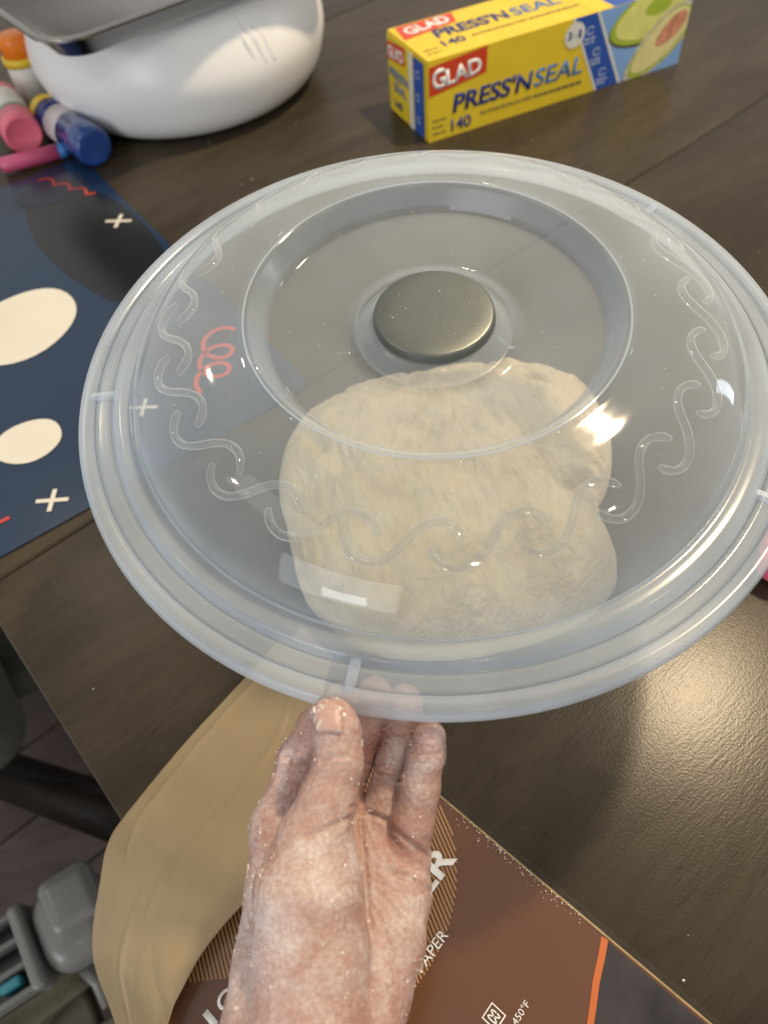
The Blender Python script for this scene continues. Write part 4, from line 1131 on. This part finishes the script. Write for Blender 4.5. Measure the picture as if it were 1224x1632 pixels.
NAIL = {'n': (9, 8), 'v': [[-33.1, 114.8, 130.0], [-31.9, 114.8, 131.0], [-28.6, 106.7, 150.7], [-27.5, 106.4, 151.6], [-26.5, 106.0, 152.2], [-25.5, 105.6, 152.6], [-24.5, 105.0, 152.9], [-23.6, 104.2, 153.0], [-34.1, 113.5, 129.7], [-30.2, 104.9, 151.2], [-28.8, 104.6, 152.3], [-27.5, 104.4, 153.0], [-26.2, 104.1, 153.3], [-25.0, 103.7, 153.5], [-23.8, 103.2, 153.4], [-22.6, 102.6, 153.2], [-32.0, 103.8, 149.5], [-30.4, 103.2, 151.9], [-28.9, 102.9, 152.9], [-27.4, 102.7, 153.5], [-26.1, 102.5, 153.8], [-24.7, 102.1, 153.9], [-23.4, 101.6, 153.7], [-22.2, 101.1, 153.2], [-31.9, 101.9, 150.7], [-30.3, 101.6, 152.4], [-28.8, 101.4, 153.3], [-27.4, 101.2, 153.7], [-26.0, 101.0, 154.0], [-24.7, 100.6, 154.0], [-23.4, 100.2, 153.7], [-22.1, 99.7, 153.3], [-31.8, 100.3, 151.0], [-30.2, 100.1, 152.4], [-28.8, 100.0, 153.3], [-27.4, 99.8, 153.8], [-26.0, 99.6, 153.9], [-24.7, 99.3, 153.9], [-23.4, 98.9, 153.6], [-22.1, 98.3, 153.2], [-31.7, 99.4, 151.0], [-30.2, 99.0, 152.4], [-28.7, 98.7, 153.1], [-27.3, 98.5, 153.6], [-26.0, 98.3, 153.8], [-24.6, 98.0, 153.8], [-23.3, 97.7, 153.5], [-22.1, 97.4, 153.1], [-31.7, 98.0, 150.9], [-30.2, 97.6, 152.2], [-28.7, 97.4, 153.0], [-27.3, 97.2, 153.4], [-26.0, 96.9, 153.6], [-24.6, 96.7, 153.6], [-23.3, 96.4, 153.4], [-22.1, 96.1, 152.9], [-31.4, 96.5, 151.0], [-30.0, 96.3, 152.1], [-28.6, 96.1, 152.8], [-27.3, 95.9, 153.2], [-26.0, 95.7, 153.4], [-24.7, 95.4, 153.4], [-23.5, 95.1, 153.2], [-22.3, 94.8, 152.8], [-30.5, 94.9, 151.3], [-29.4, 94.9, 152.0], [-28.3, 94.7, 152.6], [-27.2, 94.6, 152.9], [-26.1, 94.4, 153.0], [-25.1, 94.2, 153.0], [-24.1, 93.9, 152.8], [-23.1, 93.6, 152.5]]}
FLUSH = [(-24.0, 104.5, 153.0, 9, 0.75, 0.5), (-11.5, 103.1, 115.8, 12, 0.7, 0.2), (-7.2, 66.8, 108.4, 14, 0.6, 0.15), (8.6, 96.6, 133.9, 9, 0.6, 0.7), (-3.6, 96.5, 118.1, 10, 0.4, 0.9), (1.4, 86.9, 124.2, 10, 0.3, 0.8), (-47.5, 94.1, 118.9, 14, 0.45, 0.5), (-51.4, 79.2, 117.0, 12, 0.2, 0.5), (-61.6, 50.4, 110.1, 18, 0, 1.0), (-50.6, 36.9, 133.5, 16, 0.0, 0.9), (-33.1, 53.7, 140.5, 16, 0.1, 0.7), (-23.4, 62.2, 131.8, 10, 0.2, 0.8), (-65.0, 30.0, 112.3, 16, 0, 0.8), (-43.2, 23.0, 131.9, 18, 0.1, 0.45), (-15.5, 25.3, 110.9, 16, 0.35, 0.5), (-9.2, 47.5, 107.9, 14, 0.15, 0.5), (-27.0, 18.7, 124.0, 18, 0.3, 0.4), (-10.2, 114.8, 136.0, 10, 0.8, 0.2), (1.1, 111.5, 134.8, 9, 0.7, 0.3), (-34.3, 70.6, 142.7, 10, 0, 0.35)]
def sd_chain(P, chain, k):
    d = None
    for (a, b) in zip(chain[:-1], chain[1:]):
        A = np.array(a[:3]); B = np.array(b[:3]); AB = B - A
        t = np.clip(((P - A) @ AB) / max(AB @ AB, 1e-9), 0, 1)
        c = np.linalg.norm(P - A - t[:, None] * AB, axis=1) - (a[3] + (b[3] - a[3]) * t)
        d = c if d is None else smin(d, c, k)
    return d
def smin(a, b, k):
    h = np.clip(0.5 + 0.5 * (b - a) / k, 0, 1)
    return b + (a - b) * h - k * h * (1 - h)
def hand_sdf(P):
    palm = None
    for ch in HAND['palm']:
        c = sd_chain(P, ch, 3.0)
        palm = c if palm is None else smin(palm, c, 7.0)
    thenar = sd_chain(P, HAND['thenar'], 5.0)
    body = smin(palm, thenar, 3.0)
    out = smin(body, sd_chain(P, HAND['thumb'], 3.0), 5.0)
    for nm in ('index', 'middle', 'ring', 'pinky'):
        out = np.minimum(out, smin(palm, sd_chain(P, HAND[nm], 2.5), 2.6 if nm != 'index' else 6.0))
    return out
def surface_nets(h=1.1):
    allp = np.array([q for v in HAND.values() for ch in (v if isinstance(v[0][0], list) else [v]) for q in ch])
    lo = (allp[:, :3] - allp[:, 3:]).min(0) - 3; hi = (allp[:, :3] + allp[:, 3:]).max(0) + 3
    n = np.ceil((hi - lo) / h).astype(int) + 1
    ax = [lo[i] + h * np.arange(n[i]) for i in range(3)]
    F = np.empty(n)
    YY, ZZ = np.meshgrid(ax[1], ax[2], indexing='ij')
    flat = np.stack([np.zeros(YY.size), YY.ravel(), ZZ.ravel()], 1)
    for i in range(n[0]):
        flat[:, 0] = ax[0][i]
        F[i] = hand_sdf(flat).reshape(n[1], n[2])
    S = F < 0
    nx, ny, nz = n
    cnt = np.zeros((nx - 1, ny - 1, nz - 1)); pos = np.zeros((nx - 1, ny - 1, nz - 1, 3))
    sl = lambda o: tuple(slice(o[i], n[i] - 1 + o[i]) for i in range(3))
    for axis in range(3):
        others = [i for i in range(3) if i != axis]
        for u in (0, 1):
            for w in (0, 1):
                o0 = [0, 0, 0]; o0[others[0]] = u; o0[others[1]] = w
                o1 = list(o0); o1[axis] = 1
                a, b = F[sl(o0)], F[sl(o1)]
                m = (a < 0) != (b < 0)
                t = np.where(m, a / np.where(m, a - b, 1), 0)
                cnt += m
                p = np.zeros(a.shape + (3,)); p[..., :] = o0; p[..., axis] = t
                pos += p * m[..., None]
    act = cnt > 0
    idx = -np.ones(act.shape, int); idx[act] = np.arange(act.sum())
    ijk = np.argwhere(act)
    V = lo + h * (ijk + pos[act] / cnt[act][:, None])
    faces = []
    for axis in range(3):
        o1 = [0, 0, 0]; o1[axis] = 1
        A = S[:nx - 1, :ny - 1, :nz - 1]
        Bs = [slice(0, n[i] - 1) for i in range(3)]; Bs[axis] = slice(1, n[axis])
        B = S[tuple(Bs)]
        m = A != B
        q, r = [(1, 2), (2, 0), (0, 1)][axis]
        for c in np.argwhere(m):
            if c[q] == 0 or c[r] == 0: continue
            c1 = c.copy(); c1[q] -= 1
            c2 = c1.copy(); c2[r] -= 1
            c3 = c.copy(); c3[r] -= 1
            f = [idx[tuple(c)], idx[tuple(c1)], idx[tuple(c2)], idx[tuple(c3)]]
            if min(f) < 0: continue
            faces.append(f if A[tuple(c)] else f[::-1])
    return V, faces
V, Fc = surface_nets(0.75)
# snap to the surface, then smooth normals from the field
def grad(P, e=0.4):
    g = np.stack([hand_sdf(P + d) - hand_sdf(P - d) for d in np.eye(3) * e], 1)
    return g / np.maximum(np.linalg.norm(g, axis=1), 1e-9)[:, None]
G = grad(V)
V = V - G * hand_sdf(V)[:, None] * 0.7
for poly, w, dep in CREASES:
    Q = np.array(poly, float)
    dmin = np.full(len(V), 1e9)
    for a, b in zip(Q[:-1], Q[1:]):
        AB = b - a; t = np.clip(((V - a) @ AB) / max(AB @ AB, 1e-9), 0, 1)
        dmin = np.minimum(dmin, np.linalg.norm(V - a - t[:, None] * AB, axis=1))
    V = V - G * (dep * (np.exp(-(dmin / w) ** 2) - 0.28 * np.exp(-((dmin - 2.4 * w) / (1.2 * w)) ** 2)))[:, None]
bump = np.array([0.20 * mn.fractal(Vector(v) * 0.11, 1.0, 2.0, 3) + 0.10 * mn.fractal(Vector(v) * 0.55, 1.0, 2.0, 3) for v in V])
V = V + G * bump[:, None]
flush = np.zeros(len(V)); flour = np.zeros(len(V))
for (x, y, z, rad, fr, ff) in FLUSH:
    g = np.exp(-((np.linalg.norm(V - np.array([x, y, z]), axis=1) / rad) ** 2))
    flush = np.maximum(flush, g * fr * 0.75); flour = np.maximum(flour, g * ff)
HO = np.array(HAND['thenar'][-1][:3])
person = mesh_obj('person', (V - HO) / 1000, Fc, 'skin')
person.location = HO / 1000
tag(person, 'person\'s bare left hand dusted with flour, gripping the edge of the clear lid', 'hand')
at_ = person.data.color_attributes.new('skin_tone', 'FLOAT_COLOR', 'POINT')
buf = np.zeros((len(V), 4), np.float32); buf[:, 0] = flush; buf[:, 1] = flour; buf[:, 3] = 1
at_.data.foreach_set('color', buf.ravel())
# thumb nail
nv = np.array(NAIL['v'], float); nu, nw = NAIL['n']
gN = grad(nv)
nv = nv - gN * hand_sdf(nv)[:, None]
gN = grad(nv)
lift = np.zeros(len(nv))
for i in range(nu):
    for j in range(nw):
        ed = min(i, nu - 1 - i, j, nw - 1 - j)
        lift[i * nw + j] = 0.22 if ed == 0 else 0.75
top = nv + gN * lift[:, None]
faces = [(i * nw + j, i * nw + j + 1, (i + 1) * nw + j + 1, (i + 1) * nw + j) for i in range(nu - 1) for j in range(nw - 1)]
nail = mesh_obj('thumb_nail', (top - HO) / 1000, faces, 'nail', person)
md = nail.modifiers.new('thickness', 'SOLIDIFY'); md.thickness = 0.0006; md.offset = -1
# crumbs of dough and flour on the skin
rnd = random.Random(5)
cv, cf = [], []
wts = flour + 0.10
cum = np.cumsum(wts / wts.sum())
for i in range(600):
    k = int(np.searchsorted(cum, rnd.random())); k = min(k, len(V) - 1)
    rr = 0.00010 + 0.00042 * rnd.random() ** 4
    speck((V[k] + G[k] * 0.08 - HO) / 1000, rr, cv, cf)
for i in range(70):
    k = min(int(np.searchsorted(cum, rnd.random())), len(V) - 1)
    for q in range(rnd.randint(2, 5)):
        off_ = np.array([rnd.gauss(0, .6), rnd.gauss(0, .6), rnd.gauss(0, .3)])
        p_ = V[k] + off_; p_ = p_ - G[k] * float(hand_sdf(p_[None])[0])
        speck((p_ + G[k] * 0.1 - HO) / 1000, rnd.uniform(.0002, .0005), cv, cf)
for i in range(60):
    k = rnd.randrange(8, nw * 5); p_ = top[k] + np.array([rnd.gauss(0, .5), rnd.gauss(0, .5), 0])
    speck((p_ + gN[k] * .2 - HO) / 1000, rnd.uniform(.0003, .0006), cv, cf)
fo = mesh_obj('flour_crumbs', cv, cf, 'crumb', person, False); fo['kind'] = 'stuff'

# ---------------------------------------------------------------- stray flour on the table
cv, cf = [], []
rnd = random.Random(21)
for i in range(130):
    x = rnd.uniform(-0.22, 0.36); y = rnd.uniform(0.02, 0.85)
    speck((x, y, 0.0004), 0.00012 + 0.0006 * rnd.random() ** 4, cv, cf)
fo = mesh_obj('flour', cv, cf, 'crumb', None, False)
fo['kind'] = 'stuff'; tag(fo, 'scattered white flour specks on the dark wood table top', 'flour')
